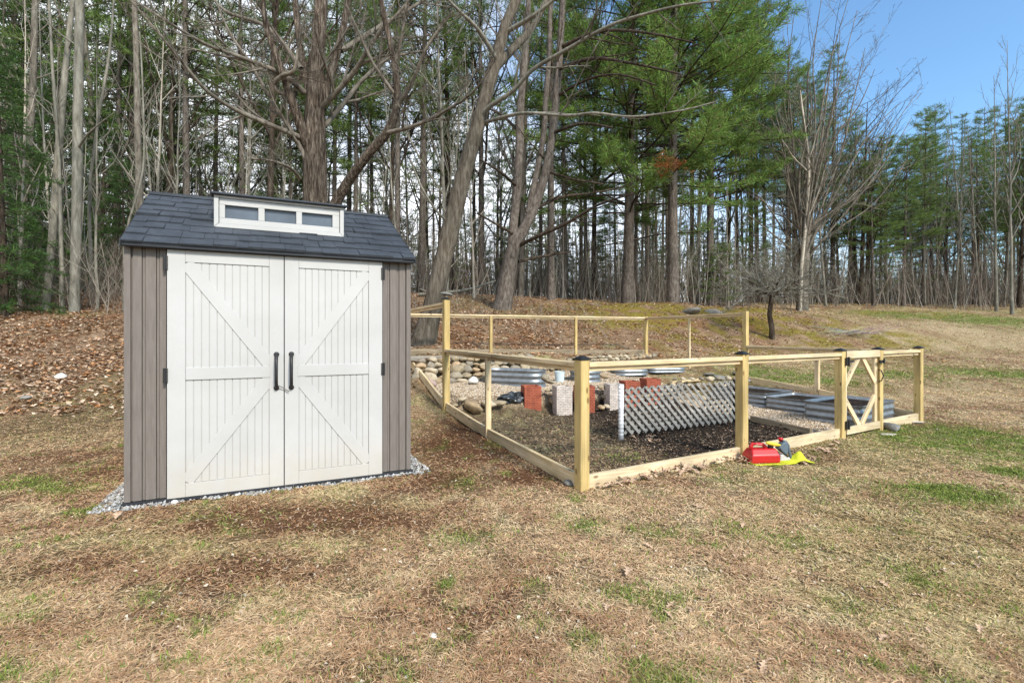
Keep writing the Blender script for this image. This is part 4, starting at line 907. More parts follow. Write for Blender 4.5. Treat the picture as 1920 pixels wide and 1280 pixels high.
for i in range(36):
    f = rl.random(); px = 1500+f*90; py = 868-f*40+rl.uniform(-10, 10); leaf(px, py, rl.uniform(.06, .1), 'dry brown oak leaf scattered in front of the second front board', 'leaves scattered by the second front board')
for i in range(26): leaf(rl.uniform(1120, 1900), rl.uniform(900, 1260), rl.uniform(.04, .075), 'small dry leaf lying out on the right side of the lawn', 'leaves scattered on the lawn right of the shed')
for i in range(14): leaf(rl.uniform(1180, 1230), rl.uniform(815, 830), rl.uniform(.06, .1), 'dry orange brown leaf under the left end of the lattice', 'leaves under the lattice')
leaf(222, 972, .11, 'brown leaf lying on the crushed stone at the left shed corner', lift=.02)
#@@PART3
# ------------------------------------------------------------------ trees
class Rn(random.Random): pass
def unit(v): return v/(np.linalg.norm(v)+1e-9)
def perp(rg, d):
    a = np.array([rg.gauss(0, 1), rg.gauss(0, 1), rg.gauss(0, 1)]); return unit(a-d*np.dot(a, d))
UP = np.array([0, 0, 1.])
def stem(rg, p, d, L_, r0, r1, k, wander=.12, up=.06):
    pts = [np.array(p, float)]; d = unit(np.array(d, float)); s_ = L_/k
    for i in range(k):
        d = unit(d+perp(rg, d)*wander*rg.uniform(.3, 1.3)+UP*up); pts.append(pts[-1]+d*s_)
    return np.array(pts), np.linspace(r0, r1, k+1)
def grow(acc, rg, pts, rad, lvl, nch, ratio=.5, ang=(30, 60), up=.08, wander=.14, t0=.2, rmin=.004, twc=None, flat=1.0):
    """children along a limb, recursively down to twigs"""
    if lvl == 0: return
    seg = np.linalg.norm(np.diff(pts, axis=0), axis=1); L_ = seg.sum(); cum = np.concatenate([[0], np.cumsum(seg)])
    n = max(1, int(nch*rg.uniform(.8, 1.2)))
    for i in range(n):
        t = t0+(1-t0)*(i+rg.random())/n; s_ = t*L_; k = min(int(np.searchsorted(cum, s_))-1, len(pts)-2); k = max(k, 0)
        f = (s_-cum[k])/(seg[k]+1e-9); p = pts[k]*(1-f)+pts[k+1]*f; r = rad[k]*(1-f)+rad[k+1]*f; d = unit(pts[k+1]-pts[k])
        a = math.radians(rg.uniform(*ang)); q = perp(rg, d); q[2] *= flat; q = unit(q-d*np.dot(q, d)); nd = d*math.cos(a)+q*math.sin(a)
        cl = L_*ratio*(1.15-.75*t)*rg.uniform(.6, 1.25); cr = max(rmin, min(r*.62, cl*.018+.002))
        ks = 5 if cl > 1.5 else 3
        cp, crd = stem(rg, p, nd, cl, cr, max(rmin*.6, cr*.3), ks, wander, up)
        acc.tube(cp, crd, 5 if cr > .02 else 3)
        grow(acc, rg, cp, crd, lvl-1, nch*.75, ratio*.95, ang, up, wander, .15, rmin, None, flat)
def flare(pts, rad, top=True):
    return pts, rad
def trunk_tube(acc, pts, rad, n=12, jag=.0, rg=None):
    pts = np.array(pts); rad = np.array(rad, float); rad = rad.copy()
    acc.tube(pts, rad, n)
    if jag:                                             # uneven, fluted trunk surface
        V = acc.V[-1]; c = np.repeat(pts, n, 0); d = V-c; a = np.tile(np.arange(n), len(pts)); V[:] = c+d*(1+jag*(np.sin(a*2.1+c[:, 2]*.9)*.5+np.sin(a*4.3+c[:, 2]*2.3)*.4))[:, None]
def needles(P, Dv, size, nper, rg, cols, width=.16, spread=.75):
    """tufts of narrow needle-bundle faces at P pointing roughly along Dv"""
    n = len(P)*nper; P = np.repeat(P, nper, 0); Dv = np.repeat(Dv, nper, 0)
    R = rg.randn(n, 3); d = Dv+R*spread; d /= np.linalg.norm(d, axis=1, keepdims=True); L_ = size*(.6+.7*rg.rand(n, 1))
    q = np.cross(d, rg.randn(n, 3)); q /= (np.linalg.norm(q, axis=1, keepdims=True)+1e-9); w = L_*width*.5
    st_ = P+rg.randn(n, 3)*size*.18
    V = np.stack([st_-q*w*.4, st_+q*w*.4, st_+d*L_*.6+q*w, st_+d*L_], 1)
    V = V.reshape(-1, 3); i = np.arange(n)*4; T = np.concatenate([np.stack([i, i+1, i+2], 1), np.stack([i, i+2, i+3], 1)])
    ci = np.asarray(cols)[rg.randint(len(cols), size=n)]*(.7+.6*rg.rand(n, 1)); return V, T, np.repeat(ci, 4, 0)
PINE_C = [(.125,.20,.05),(.16,.25,.06),(.10,.165,.045),(.20,.27,.075),(.14,.18,.06)]
HEM_C = [(.055,.11,.03),(.07,.14,.035),(.04,.085,.025),(.10,.17,.04)]
def pine_crown(seed, H_, base, spread, whorl=.55, tuft=.24, nper=6, cols=PINE_C, droop=-.05, rise=.18, dens=1.0, wood='bark_dark', bare_below=0, pts=None, width=.16, side=None, power=.75, top=.16, inner=.34):
    """boughs in tiers with needle tufts; returns wood Acc, needle arrays"""
    rg = Rn(seed); rs = np.random.RandomState(seed); A = Acc(); P = []; Dd = []
    axis = (lambda z: np.array([0, 0, z])) if pts is None else (lambda z: np.array([np.interp(z, pts[:, 2], pts[:, 0]), np.interp(z, pts[:, 2], pts[:, 1]), z]))
    z = bare_below or base
    while z < H_*.985:
        f = (z-base)/(H_-base); full = f >= 0
        Lm = spread*(top+(1-top)*(1-max(f, 0))**power) if full else spread*.55
        nb = rg.randint(3, 5) if full else rg.randint(1, 3)
        a0 = rg.uniform(0, 6.28)
        for b_ in range(nb):
            a = a0+b_*6.28/nb+rg.uniform(-.4, .4)
            if side is not None: a = side+rg.uniform(-1.2, 1.2) if rg.random() < .7 else a
            L_ = Lm*rg.uniform(.6, 1.15)
            if full and f < .12: L_ *= .8
            d = np.array([math.cos(a), math.sin(a), rise+.35*max(f, 0)+rg.uniform(-.12, .12)])
            k = 7; pts_ = [axis(z)]; dd = unit(d)
            for i in range(k):
                dd = unit(dd+UP*(droop if i < 4 else .07)+perp(rg, dd)*.10); pts_.append(pts_[-1]+dd*L_/k)
            pts_ = np.array(pts_); r0 = .012+.009*L_; A.tube(pts_, np.linspace(r0, .006, k+1), 4)
            m_ = max(4, int((4+L_*2.6)*dens))
            for j in range(m_):
                t = inner+(1-inner)*(j+rg.random())/m_; x = t*k; i = min(int(x), k-1); p = pts_[i]*(1-x+i)+pts_[i+1]*(x-i); dl = unit(pts_[i+1]-pts_[i])
                sgn = 1 if j % 2 else -1; h = unit(np.cross(dl, UP))*sgn; sd = unit(dl*.75+h*rg.uniform(.5, 1)+UP*rg.uniform(-.05, .28))
                tl = (.25+.34*L_*(1.05-t)*.7)*rg.uniform(.6, 1.2); e = p+sd*tl
                if rg.random() < .7: A.tube(np.array([p, (p+e)/2+UP*.01, e]), [.006, .005, .003], 3)
                if not full and rg.random() < .85: continue
                nt_ = max(2, int(tl/.13*dens)); 
                for q in range(nt_):
                    g = (q+.7)/nt_; P.append(p+sd*tl*g+np.array([rg.uniform(-.05, .05), rg.uniform(-.05, .05), rg.uniform(-.03, .05)])); Dd.append(unit(sd+UP*.35))
            if full:
                for q in range(3): P.append(pts_[-1]-dd*q*.12); Dd.append(unit(dd+UP*.3))
        z += whorl*rg.uniform(.6, 1.3)*(1 if full else 1.6)
    P = np.array(P); Dd = np.array(Dd); return A, needles(P, Dd, tuft, nper, rs, cols, width)
def crown_mesh(name, A, nd, wood):
    """one mesh: branches (slot 0) and needles (slot 1)"""
    V = np.concatenate(A.V); Q = np.concatenate(A.Q); nv, nt_v, nc = len(V), nd[1]+len(V), nd[2]
    col = np.concatenate([np.full((nv, 3), .05), nc]); mi = np.concatenate([np.zeros(len(Q), int), np.ones(len(nd[1]), int)])
    return mesh_np(name, np.concatenate([V, nd[0]]), [Q, nt_v], [M[wood], M['needle']], col, mi)
def straight(rg, H_, r, k=9, lean=.03, taper=.25, wander=.35):
    z = np.linspace(-.3, H_, k+1); ax, ay = rg.uniform(-lean, lean), rg.uniform(-lean, lean)
    w = np.cumsum(np.array([[rg.gauss(0, wander*.3), rg.gauss(0, wander*.3)] for _ in z]), 0)*(.02*H_**.5); w -= w[0]
    P = np.stack([ax*z+w[:, 0], ay*z+w[:, 1], z], 1); f = np.clip(z/H_, 0, 1); rad = r*(1-(1-taper)*f); rad[0] *= 1.25; P0_ = P[0].copy(); P[:, :2] -= P0_[:2]; return P, rad
def pine_tree(seed, H_, r, base, spread, wood='bark_pine', **kw):
    rg = Rn(seed*3+1); P, rad = straight(rg, H_, r, 10, .02, .12); T = Acc(); trunk_tube(T, P, rad, 9); A, nd = pine_crown(seed, H_, base, spread, pts=P, **kw)
    return T.mesh('trunk', M[wood]), crown_mesh('crown', A, nd, 'bark_dark')
def bare_tree(seed, H_, r, fork=.45, n=15, wood='bark_mid', ratio=.42, ang=(25, 50), up=.10, lvl=3, rmin=.006, lean=.05, nch=9, stubs=0):
    rg = Rn(seed*5+2); P, rad = straight(rg, H_, r, 11, lean, .10, .8); T = Acc(); trunk_tube(T, P, rad, 8); A = Acc()
    i0 = int(len(P)*fork); grow(A, rg, P[i0-1:], rad[i0-1:], 1, 0.1)
    sub = P[i0-1:]; srad = rad[i0-1:]; segL = H_*(1-fork)
    for i in range(n):
        t = (i+rg.random())/n; x = t*(len(sub)-1); k = min(int(x), len(sub)-2); p = sub[k]*(1-x+k)+sub[k+1]*(x-k); rr_ = srad[k]*(1-x+k)+srad[k+1]*(x-k); d = unit(sub[k+1]-sub[k])
        a = math.radians(rg.uniform(*ang)); nd = d*math.cos(a)+perp(rg, d)*math.sin(a); L_ = H_*ratio*(1.05-.7*t)*rg.uniform(.6, 1.1)
        cp, cr = stem(rg, p, nd, L_, min(rr_*.6, .012*L_+.01), rmin, 7, .13, up); A.tube(cp, cr, 5); grow(A, rg, cp, cr, lvl-1, nch, .42, (25, 55), .07, .15, .2, rmin)
    for i in range(stubs):                                # thin dead side branches low on the trunk
        z = rg.uniform(.12, fork)*H_; p = np.array([np.interp(z, P[:, 2], P[:, 0]), np.interp(z, P[:, 2], P[:, 1]), z]); q = perp(rg, UP); cp, cr = stem(rg, p, q+UP*.15, rg.uniform(.6, 2.2), .014, .004, 4, .2, .0); A.tube(cp, cr, 3); grow(A, rg, cp, cr, 1, 5, .4, (30, 60), 0, .2, .2, .004)
    return T.mesh('trunk', M[wood]), A.mesh('crown', M[wood])
def thing_tree(name, meshes, loc, label, cat='tree', group=None, rz=0, sc=1.0):
    o = empty(name, loc, label, cat, group, rot=(0, 0, rz)); o.scale = (sc, sc, sc) if not isinstance(sc, tuple) else sc
    link('trunk', meshes[0], o); link('crown', meshes[1], o); return o
def dup(root, loc, rz, sc, label, group):
    r = root.copy(); COL.objects.link(r); r.location = loc; r.rotation_euler = (0, 0, rz); r.scale = sc if isinstance(sc, tuple) else (sc,)*3; r['label'] = label; r['group'] = group
    for ch in kids[root.name]:
        c = ch.copy(); COL.objects.link(c); c.parent = r
    return r
kids = {}

# --- hero trees, drawn as limbs at their own depths
TS = 1.0
def limb(px, n=9):
    """px: list of (column, row, distance, radius in pixels) -> smooth world polyline"""
    a = np.array(px, float); P = np.array([tuple(at(q[0], q[1], q[2])) for q in a]); R = a[:, 3]*a[:, 2]/F*TS
    t = np.arange(len(a)); tt = np.linspace(0, len(a)-1, max(n, 4*len(a)-3))
    def cr(v):
        out = []
        for x in tt:
            i = min(int(x), len(a)-2); f = x-i; p0 = v[max(i-1, 0)]; p1 = v[i]; p2 = v[i+1]; p3 = v[min(i+2, len(a)-1)]
            out.append(.5*((2*p1)+(-p0+p2)*f+(2*p0-5*p1+4*p2-p3)*f*f+(-p0+3*p1-3*p2+p3)*f**3))
        return np.array(out)
    return cr(P), np.maximum(cr(R[:, None])[:, 0], .004)
def hero(name, base, trunks, limbs, twig, label, wood_t, wood_c, seed, jag=.06, n=14, cat='tree'):
    rg = Rn(seed); T = Acc(); A = Acc(); b0 = np.array(base)
    for l in trunks: P, R = limb(l, 16); trunk_tube(T, P-b0, R, n, jag)
    for l in limbs:
        tw = l[0] if isinstance(l[0], dict) else {}; q = l[1:] if tw or isinstance(l[0], dict) else l
        P, R = limb(q, 12); (T if q[0][3] > 9 else A).tube(P-b0, R, 8); kw = dict(twig); kw.update(tw); grow(A, rg, P-b0, R, **kw)
    for l in trunks[:1]:
        P, R = limb(l, 16); kw = dict(twig); grow(A, rg, (P-b0)[len(P)//2:], R[len(R)//2:]*.3, **kw)
    return thing_tree(name, (T.mesh('trunk', M[wood_t]), A.mesh('crown', M[wood_c])), base, label, cat)
# big maple behind the shed
TS = .70
d = 10.2
bx0 = at(600, 560, d); base = (bx0.x, d, hz(bx0.x, d)-.1)
TW = dict(lvl=3, nch=11, ratio=.42, ang=(22, 55), up=.05, wander=.16, t0=.12, rmin=.004)
pyb = Y0-F*(base[2]-H)/d
hero('maple_tree', base,
  [[(600, pyb, d, 44), (597, 500, d, 34), (592, 400, d, 31), (590, 300, d, 29), (590, 220, d, 25), (594, 130, d, 20), (600, 40, d, 17), (606, -60, d, 14), (612, -170, d+.2, 9)],
   [(604, 470, d, 22), (622, 400, d-.1, 15), (650, 345, d-.3, 13), (690, 290, d-.6, 11.5), (728, 245, d-.8, 11), (745, 190, d-.9, 10), (738, 110, d-1, 8), (720, 30, d-1, 7), (702, -70, d-1.1, 5)],
   [(586, 300, d, 14), (560, 225, d-.3, 12), (540, 165, d-.5, 10), (520, 110, d-.6, 8.5), (498, 45, d-.7, 7), (488, -60, d-.8, 5)],
   [(598, 215, d, 14), (622, 130, d+.2, 11), (642, 60, d+.3, 9), (660, -40, d+.4, 7)],
   [(585, 190, d, 12), (566, 110, d+.4, 9), (556, 30, d+.5, 8), (548, -70, d+.6, 6)]],
  [[(582, 265, d, 8), (540, 248, d-.4, 7), (450, 210, d-1, 6), (390, 172, d-1.5, 5), (340, 115, d-1.9, 4.2), (295, 60, d-2.2, 3.4), (245, 0, d-2.4, 2.8), (210, -50, d-2.5, 2)],
   [(572, 175, d, 8), (530, 140, d-.4, 7), (450, 107, d-1, 5.5), (390, 85, d-1.4, 4.6), (320, 45, d-1.8, 3.6), (250, 0, d-2, 2.6)],
   [(565, 130, d, 7), (525, 75, d+.5, 6), (490, 45, d+.9, 5), (430, 25, d+1.3, 4), (400, 0, d+1.5, 3)],
   [(546, 180, d-.4, 7), (522, 172, d-.5, 6.5), (516, 155, d-.6, 6.5), (530, 142, d-.7, 6), (552, 130, d-.8, 4.5), (560, 80, d-.9, 3), (575, 20, d-1, 2)],
   [(562, 335, d, 5), (545, 315, d-.4, 4), (510, 302, d-.8, 3), (470, 297, d-1.1, 2)],
   [(640, 95, d+.3, 7), (705, 55, d+.8, 6), (780, 10, d+1.2, 4), (840, -30, d+1.5, 3)],
   [(600, 205, d, 8), (660, 140, d-.4, 6.5), (705, 70, d-.8, 5), (760, 10, d-1, 4), (790, -50, d-1.2, 3)],
   [(742, 205, d-.9, 7), (775, 150, d-1.2, 5), (800, 90, d-1.5, 4), (850, 20, d-1.7, 3)],
   [(722, 250, d-.8, 6), (780, 235, d-1.2, 5), (840, 205, d-1.6, 4), (890, 170, d-2, 3), (930, 110, d-2.3, 2)],
   [(740, 120, d-1, 5), (755, 60, d-1.1, 4), (762, 0, d-1.2, 3)], [(742, 180, d-.9, 5), (700, 120, d-1.2, 4), (672, 60, d-1.4, 3), (650, 10, d-1.5, 2)],
   [(586, 330, d, 7), (556, 262, d-.2, 6), (510, 190, d-.3, 5), (470, 120, d-.4, 4), (430, 60, d-.5, 3), (400, -10, d-.6, 2.5)],
   [(592, 255, d, 7), (640, 200, d+.3, 6), (680, 150, d+.6, 5), (730, 110, d+.9, 4), (800, 95, d+1.2, 3)]],
  TW, 'huge bare maple with shaggy bark and many arching limbs, standing right behind the shed', 'bark_maple', 'bark_mid', 21, .09, 18)
# leaning tree behind the fence corner
TS = .74
x, y, z = hit(797, 640); d = y
hero('leaning_tree', (x, y, z-.05),
  [[(790, 655, d, 36), (802, 610, d, 28), (815, 560, d, 24), (835, 470, d, 22), (865, 345, d, 21), (900, 220, d, 18), (925, 130, d, 16), (948, 50, d, 14), (975, -20, d, 12), (1000, -120, d, 8)],
   [(925, 130, d, 12), (965, 88, d+.4, 10), (1000, 50, d+.8, 8), (1030, -10, d+1, 6)]],
  [[dict(nch=9), (898, 232, d, 6), (912, 205, d-.2, 6), (960, 172, d-.6, 5.6), (1000, 130, d-.9, 5.2), (1065, 92, d-1.3, 4.8), (1140, 50, d-1.7, 4.2), (1205, 28, d-2, 3.6), (1280, 10, d-2.3, 3), (1350, 2, d-2.6, 2)],
   [dict(nch=6), (908, 230, d, 5), (950, 218, d-.6, 4.2), (990, 212, d-1, 3.8), (1065, 217, d-1.4, 3.6), (1115, 212, d-1.8, 3.2), (1185, 219, d-2.1, 2.8), (1280, 207, d-2.4, 2.2), (1345, 190, d-2.6, 1.4)],
   [(935, 120, d, 6), (900, 60, d-.5, 5), (860, 20, d-.9, 4), (820, -20, d-1.2, 3)], [(950, 60, d, 6), (1000, 30, d-.5, 5), (1050, -10, d-.8, 4)],
   [(845, 420, d, 4), (818, 395, d-.3, 3), (790, 350, d-.6, 2.5), (770, 300, d-.8, 2)]],
  dict(lvl=2, nch=7, ratio=.34, ang=(25, 60), up=.04, wander=.16, t0=.2, rmin=.004), 'thick bare tree leaning to the right behind the left fence corner', 'bark_lean', 'bark_grey', 31, .05, 16)
# forked dark tree on the slope
TS = .78
x, y, z = hit(943, 578); d = y
hero('forked_pine', (x, y, z-.05),
  [[(938, 590, d, 27), (945, 560, d, 21), (953, 510, d, 19), (964, 462, d, 17), (985, 425, d, 13), (1003, 385, d, 12), (1022, 325, d, 11), (1036, 250, d, 10), (1045, 160, d, 9), (1052, 60, d, 8), (1058, -60, d, 6)],
   [(960, 470, d, 13), (963, 420, d, 11), (969, 360, d, 10.5), (974, 280, d, 10), (976, 200, d, 9), (984, 110, d, 8), (990, 20, d, 7), (994, -80, d, 5)],
   [(990, 400, d, 8), (1005, 330, d, 7.5), (1018, 260, d, 7), (1024, 180, d, 6.5), (1030, 90, d, 6), (1032, -30, d, 5)]],
  [[(970, 462, d, 5), (1010, 442, d-.8, 4.5), (1060, 420, d-1.5, 4), (1120, 385, d-2.2, 3), (1190, 362, d-3, 2)], [(972, 490, d, 4), (1010, 482, d+.5, 3.5), (1070, 472, d+1, 2.5)],
   [(990, 400, d, 4), (1050, 370, d+1, 3.5), (1110, 362, d+2, 2.5), (1170, 350, d+2.5, 2)], [(1024, 320, d, 4), (1070, 335, d+1, 3), (1130, 345, d+1.8, 2)], [(1035, 250, d, 4), (1090, 232, d-1, 3.4), (1150, 240, d-1.8, 2.4)],
   [(965, 440, d, 4), (930, 420, d-1, 3), (895, 400, d-1.6, 2)], [(970, 350, d, 4), (935, 320, d-1, 3), (900, 300, d-1.5, 2)], [(975, 250, d, 4), (940, 215, d+1, 3), (905, 200, d+2, 2)], [(1045, 180, d, 4), (1100, 150, d-1, 3), (1160, 140, d-2, 2.4), (1230, 160, d-3, 1.8)],
   [(1046, 130, d, 5), (1110, 110, d-1.5, 4), (1190, 120, d-3, 3), (1280, 140, d-4, 2)], [(1050, 90, d, 5), (1120, 60, d-1, 4), (1200, 60, d-2.5, 3), (1300, 80, d-3.5, 2)]],
  dict(lvl=2, nch=9, ratio=.36, ang=(30, 70), up=.0, wander=.18, t0=.15, rmin=.005), 'dark tree forking into three stems on the leafy slope behind the fence', 'bark_pine', 'bark_dark', 41, .06, 14)
# vase-shaped bare tree on the right
TS = .34
d = 24.5; vx = (1508-CX)/F*d; vz = hz(vx, d)-.1; pyb = Y0-F*(vz-H)/d
rv = Rn(9); tr = []; 
for i, (ex, ey, rr_) in enumerate([(1440, 200, 4), (1470, 300, 4), (1490, 20, 5), (1515, 120, 5), (1540, 0, 5), (1575, 60, 5), (1607, 20, 5), (1640, 130, 5), (1675, 120, 5), (1710, 220, 4), (1430, 380, 4), (1630, 260, 4), (1670, 300, 4), (1600, 300, 4), (1545, 280, 4), (1420, 240, 4), (1455, 130, 5), (1478, 90, 5), (1500, 190, 7), (1530, 60, 6), (1552, 40, 6), (1590, 0, 6), (1622, 90, 5), (1655, 70, 5), (1690, 190, 5), (1730, 160, 4), (1600, 150, 5), (1570, 200, 5), (1395, 330, 4), (1760, 250, 3.5)]):
    sx_ = 1505+(ex-1540)*.10; sy_ = 480-rv.uniform(0, 50); dd = rv.uniform(-2, 2)
    mx_ = sx_+(ex-sx_)*rv.uniform(.25, .6)+rv.uniform(-14, 14); my_ = sy_+(ey-sy_)*rv.uniform(.4, .65)
    if i % 3 == 2 and i > 5: continue
    tr.append([(1506, pyb-70, d, rr_*1.2), (sx_, sy_, d+dd*.3, rr_*1.1), (mx_, my_, d+dd*.7, rr_*.9), ((mx_+ex)/2+rv.uniform(-12, 12), (my_+ey)/2, d+dd*.9, rr_*.55), (ex, ey, d+dd, 1.3)])
hero('vase_shaped_tree', (vx, d, vz), [[(1504, pyb+8, d, 34), (1505, pyb-50, d, 28), (1510, 470, d, 22), (1520, 400, d, 9), (1535, 300, d, 6), (1548, 200, d, 4), (1560, 100, d, 2)]]+tr[:1], tr[1:]+[[(1500, 480, d, 5), (1450, 440, d-1, 4), (1400, 400, d-2, 3)], [(1510, 480, d, 5), (1570, 430, d-1, 4), (1640, 380, d-1.5, 3), (1700, 300, d-2, 2)]],
  dict(lvl=3, nch=8, ratio=.40, ang=(20, 58), up=.06, wander=.2, t0=.2, rmin=.006), 'bare vase-shaped tree with a spray of grey upright stems, behind the little dark-trunked tree', 'bark_mid', 'bark_mid', 51, .05, 12)
TS = .5
P_, R_ = limb([(1500, pyb-60, d-.8, 6), (1514, 380, d-.8, 5.5), (1516, 300, d-.8, 5), (1508, 235, d-.8, 4), (1500, 170, d-.8, 3)], 14); A = Acc(); b0 = np.array([(1500-CX)/F*(d-.8), d-.8, hz((1500-CX)/F*(d-.8), d-.8)-.1]); P_[0] = b0; A.tube(P_-b0, R_, 9); B_ = Acc(); rg = Rn(77); grow(B_, rg, P_-b0, R_, 2, 7, .25, (25, 60), .05, .15, .4, .006)
thing_tree('dead_tree', (A.mesh('trunk', M['bark_pale']), B_.mesh('crown', M['bark_pale'])), tuple(b0), 'pale peeling dead stem standing in front of the vase-shaped bare tree')
# small gnarled tree
TS = .78
x, y, z = hit(1447, 634); d = y; T = Acc(); A = Acc(); b0 = np.array([x, y, z-.04]); rg = Rn(5)
P_, R_ = limb([(1447, 640, d, 7.5), (1447, 615, d, 6.2), (1443, 590, d, 5.6), (1446, 565, d, 5.6), (1449, 548, d, 7)], 14); trunk_tube(T, P_-b0, R_, 10, .08)
for i in range(15):
    a = i*6.28/15+rg.uniform(-.2, .2); dirv = np.array([math.cos(a)*1.0, math.sin(a), rg.choice([.05, .25, .5, .9])]); L_ = rg.uniform(1.9, 3.0) if dirv[2] < .8 else 2.0
    cp, cr = stem(rg, P_[-1]-b0-UP*rg.uniform(0, .12), dirv, L_, .036, .010, 8, .24, -.01 if dirv[2] < .4 else .04); T.tube(cp[:4], cr[:4], 6); A.tube(cp[3:], cr[3:], 5); grow(A, rg, cp, cr, 3, 9, .50, (30, 80), .06, .26, .12, .007)
thing_tree('small_gnarled_tree', (T.mesh('trunk', M['bark_dark']), A.mesh('crown', M['bark_grey'])), tuple(b0), 'small gnarled orchard tree with a black trunk and a low tangle of grey twigs')

# left group of smooth grey trunks
TS = .70
def slim(px_path, label, wood, seed, dist, name='grey_trunk_tree', nch=7, grp=None, low=True):
    a = px_path; bx_ = (a[0][0]-CX)/F*dist; bz = hz(bx_, dist)-.08; pb = Y0-F*(bz-H)/dist
    rg = Rn(seed); T = Acc(); A = Acc(); b0 = np.array([bx_, dist, bz]); path = [(a[0][0], pb, dist, a[0][2]*1.35), (a[0][0], pb-22, dist, a[0][2])]+[(q[0], q[1], dist, q[2]) for q in a[1:]]
    P, R = limb(path, 16); trunk_tube(T, P-b0, R, 10, .04); grow(A, rg, (P-b0), R*.45, 3, nch, .22, (30, 65), .06, .16, .28 if low else .5, .004)
    return thing_tree(name, (T.mesh('trunk', M[wood]), A.mesh('crown', M[wood])), tuple(b0), label, group=grp)
slim([(140, 0, 12), (144, 400, 12), (146, 250, 11.5), (148, 120, 11), (150, 0, 10), (152, -120, 8)], 'straight thick grey trunk, the tallest of the clump left of the shed', 'bark_grey', 61, 14.2)
slim([(88, 0, 9), (100, 420, 9), (112, 260, 8.5), (124, 120, 7), (136, 0, 6), (142, -80, 4)], 'grey trunk slanting right, left of the tallest trunk in the clump beside the shed', 'bark_grey', 62, 14.6)
slim([(117, 0, 5), (114, 430, 4.6), (110, 300, 4), (100, 150, 3.5), (92, 0, 3)], 'slender pale grey trunk squeezed between the two thickest trunks left of the shed', 'bark_grey', 63, 14.4)
slim([(172, 0, 5), (170, 470, 4.5), (168, 360, 4), (185, 220, 3.5), (205, 100, 3), (215, -20, 2)], 'thin grey tree just right of the tallest trunk, between it and the shed', 'bark_grey', 64, 16)
slim([(60, 0, 9), (52, 400, 9), (56, 250, 9), (62, 150, 8), (66, 0, 7), (70, -90, 6)], 'mottled grey trunk in the dark wood at the far left', 'bark_mid', 65, 18)
slim([(262, 0, 9), (262, 400, 8.5), (258, 250, 8), (256, 120, 7), (252, 0, 6)], 'brown grey trunk rising just above the left end of the shed roof', 'bark_mid', 66, 19)
slim([(232, 0, 3), (236, 440, 2.8), (268, 320, 2.5), (268, 180, 2.2), (262, 60, 1.8)], 'thin pale sapling leaning beside the left edge of the shed', 'bark_grey', 67, 15)

# --- prototypes for the wood
protos = {}
def proto(key, name, meshes, cat='tree'):
    protos[key] = [name, meshes, None]
proto('pineA', 'pine_tree', pine_tree(101, 23, .17, 9.0, 3.4, tuft=.26, nper=5, bare_below=5, whorl=.7, dens=1.0, inner=.38))
proto('pineB', 'pine_tree', pine_tree(102, 25, .19, 11.5, 3.0, tuft=.26, nper=5, bare_below=4, whorl=.7, dens=1.0, inner=.38))
proto('pineC', 'pine_tree', pine_tree(103, 20, .15, 6.0, 3.0, tuft=.26, nper=5, bare_below=3, whorl=.6, dens=1.1, inner=.34))
proto('pineY', 'young_pine', pine_tree(104, 7, .08, 1.2, 1.9, tuft=.22, nper=5, whorl=.4))
proto('hemA', 'hemlock_tree', pine_tree(105, 14, .17, .8, 3.0, wood='bark_dark', tuft=.22, nper=6, cols=HEM_C, droop=-.13, rise=.06, whorl=.34, width=.2))
proto('hemB', 'hemlock_tree', pine_tree(106, 10, .13, .5, 2.5, wood='bark_dark', tuft=.20, nper=6, cols=HEM_C, droop=-.12, rise=.08, whorl=.32, width=.2))
proto('bareA', 'bare_tree', bare_tree(111, 20, .14, .32, 18, 'bark_mid', lvl=2, nch=14, rmin=.009, stubs=16))
proto('bareB', 'bare_tree', bare_tree(112, 18, .12, .28, 18, 'bark_grey', lvl=2, nch=14, rmin=.009, stubs=16))
proto('bareC', 'bare_tree', bare_tree(113, 22, .17, .4, 17, 'bark_dark', lvl=2, nch=14, rmin=.009, stubs=22))
proto('bareD', 'bare_tree', bare_tree(114, 15, .085, .35, 15, 'bark_grey', .26, (18, 38), .16, 2, .006, .07, 8))
proto('sapA', 'sapling', bare_tree(121, 8, .038, .22, 13, 'bark_grey', .28, (22, 48), .12, 2, .005, .1, 6))
proto('sapB', 'sapling', bare_tree(122, 6, .03, .15, 12, 'bark_mid', .34, (25, 60), .06, 2, .005, .15, 6))
proto('sapC', 'sapling', bare_tree(123, 10, .05, .3, 12, 'bark_pale', .22, (22, 48), .12, 2, .005, .08, 6))
TXT = {'pineA': 'tall pine with layered green boughs', 'pineB': 'tall straight pine with a high green crown', 'pineC': 'green pine with a full crown', 'pineY': 'young bushy green pine',
       'hemA': 'dark green hemlock with drooping boughs', 'hemB': 'low dark hemlock', 'bareA': 'bare brown-grey trunk', 'bareB': 'bare smooth grey trunk', 'bareC': 'dark bare straight trunk', 'bareD': 'slender pale grey bare tree',
       'sapA': 'thin grey leafless sapling', 'sapB': 'twiggy brown leafless sapling', 'sapC': 'thin whitish leafless sapling'}
def region(px):
    for lim, t in ((230, 'in the far left wood'), (520, 'above the left half of the shed roof'), (790, 'above the right half of the shed roof'), (1130, 'behind the left part of the fence'), (1400, 'behind the right part of the fence'), (1700, 'behind the gnarled orchard tree')):
        if px < lim: return t
    return 'in the far right wood'
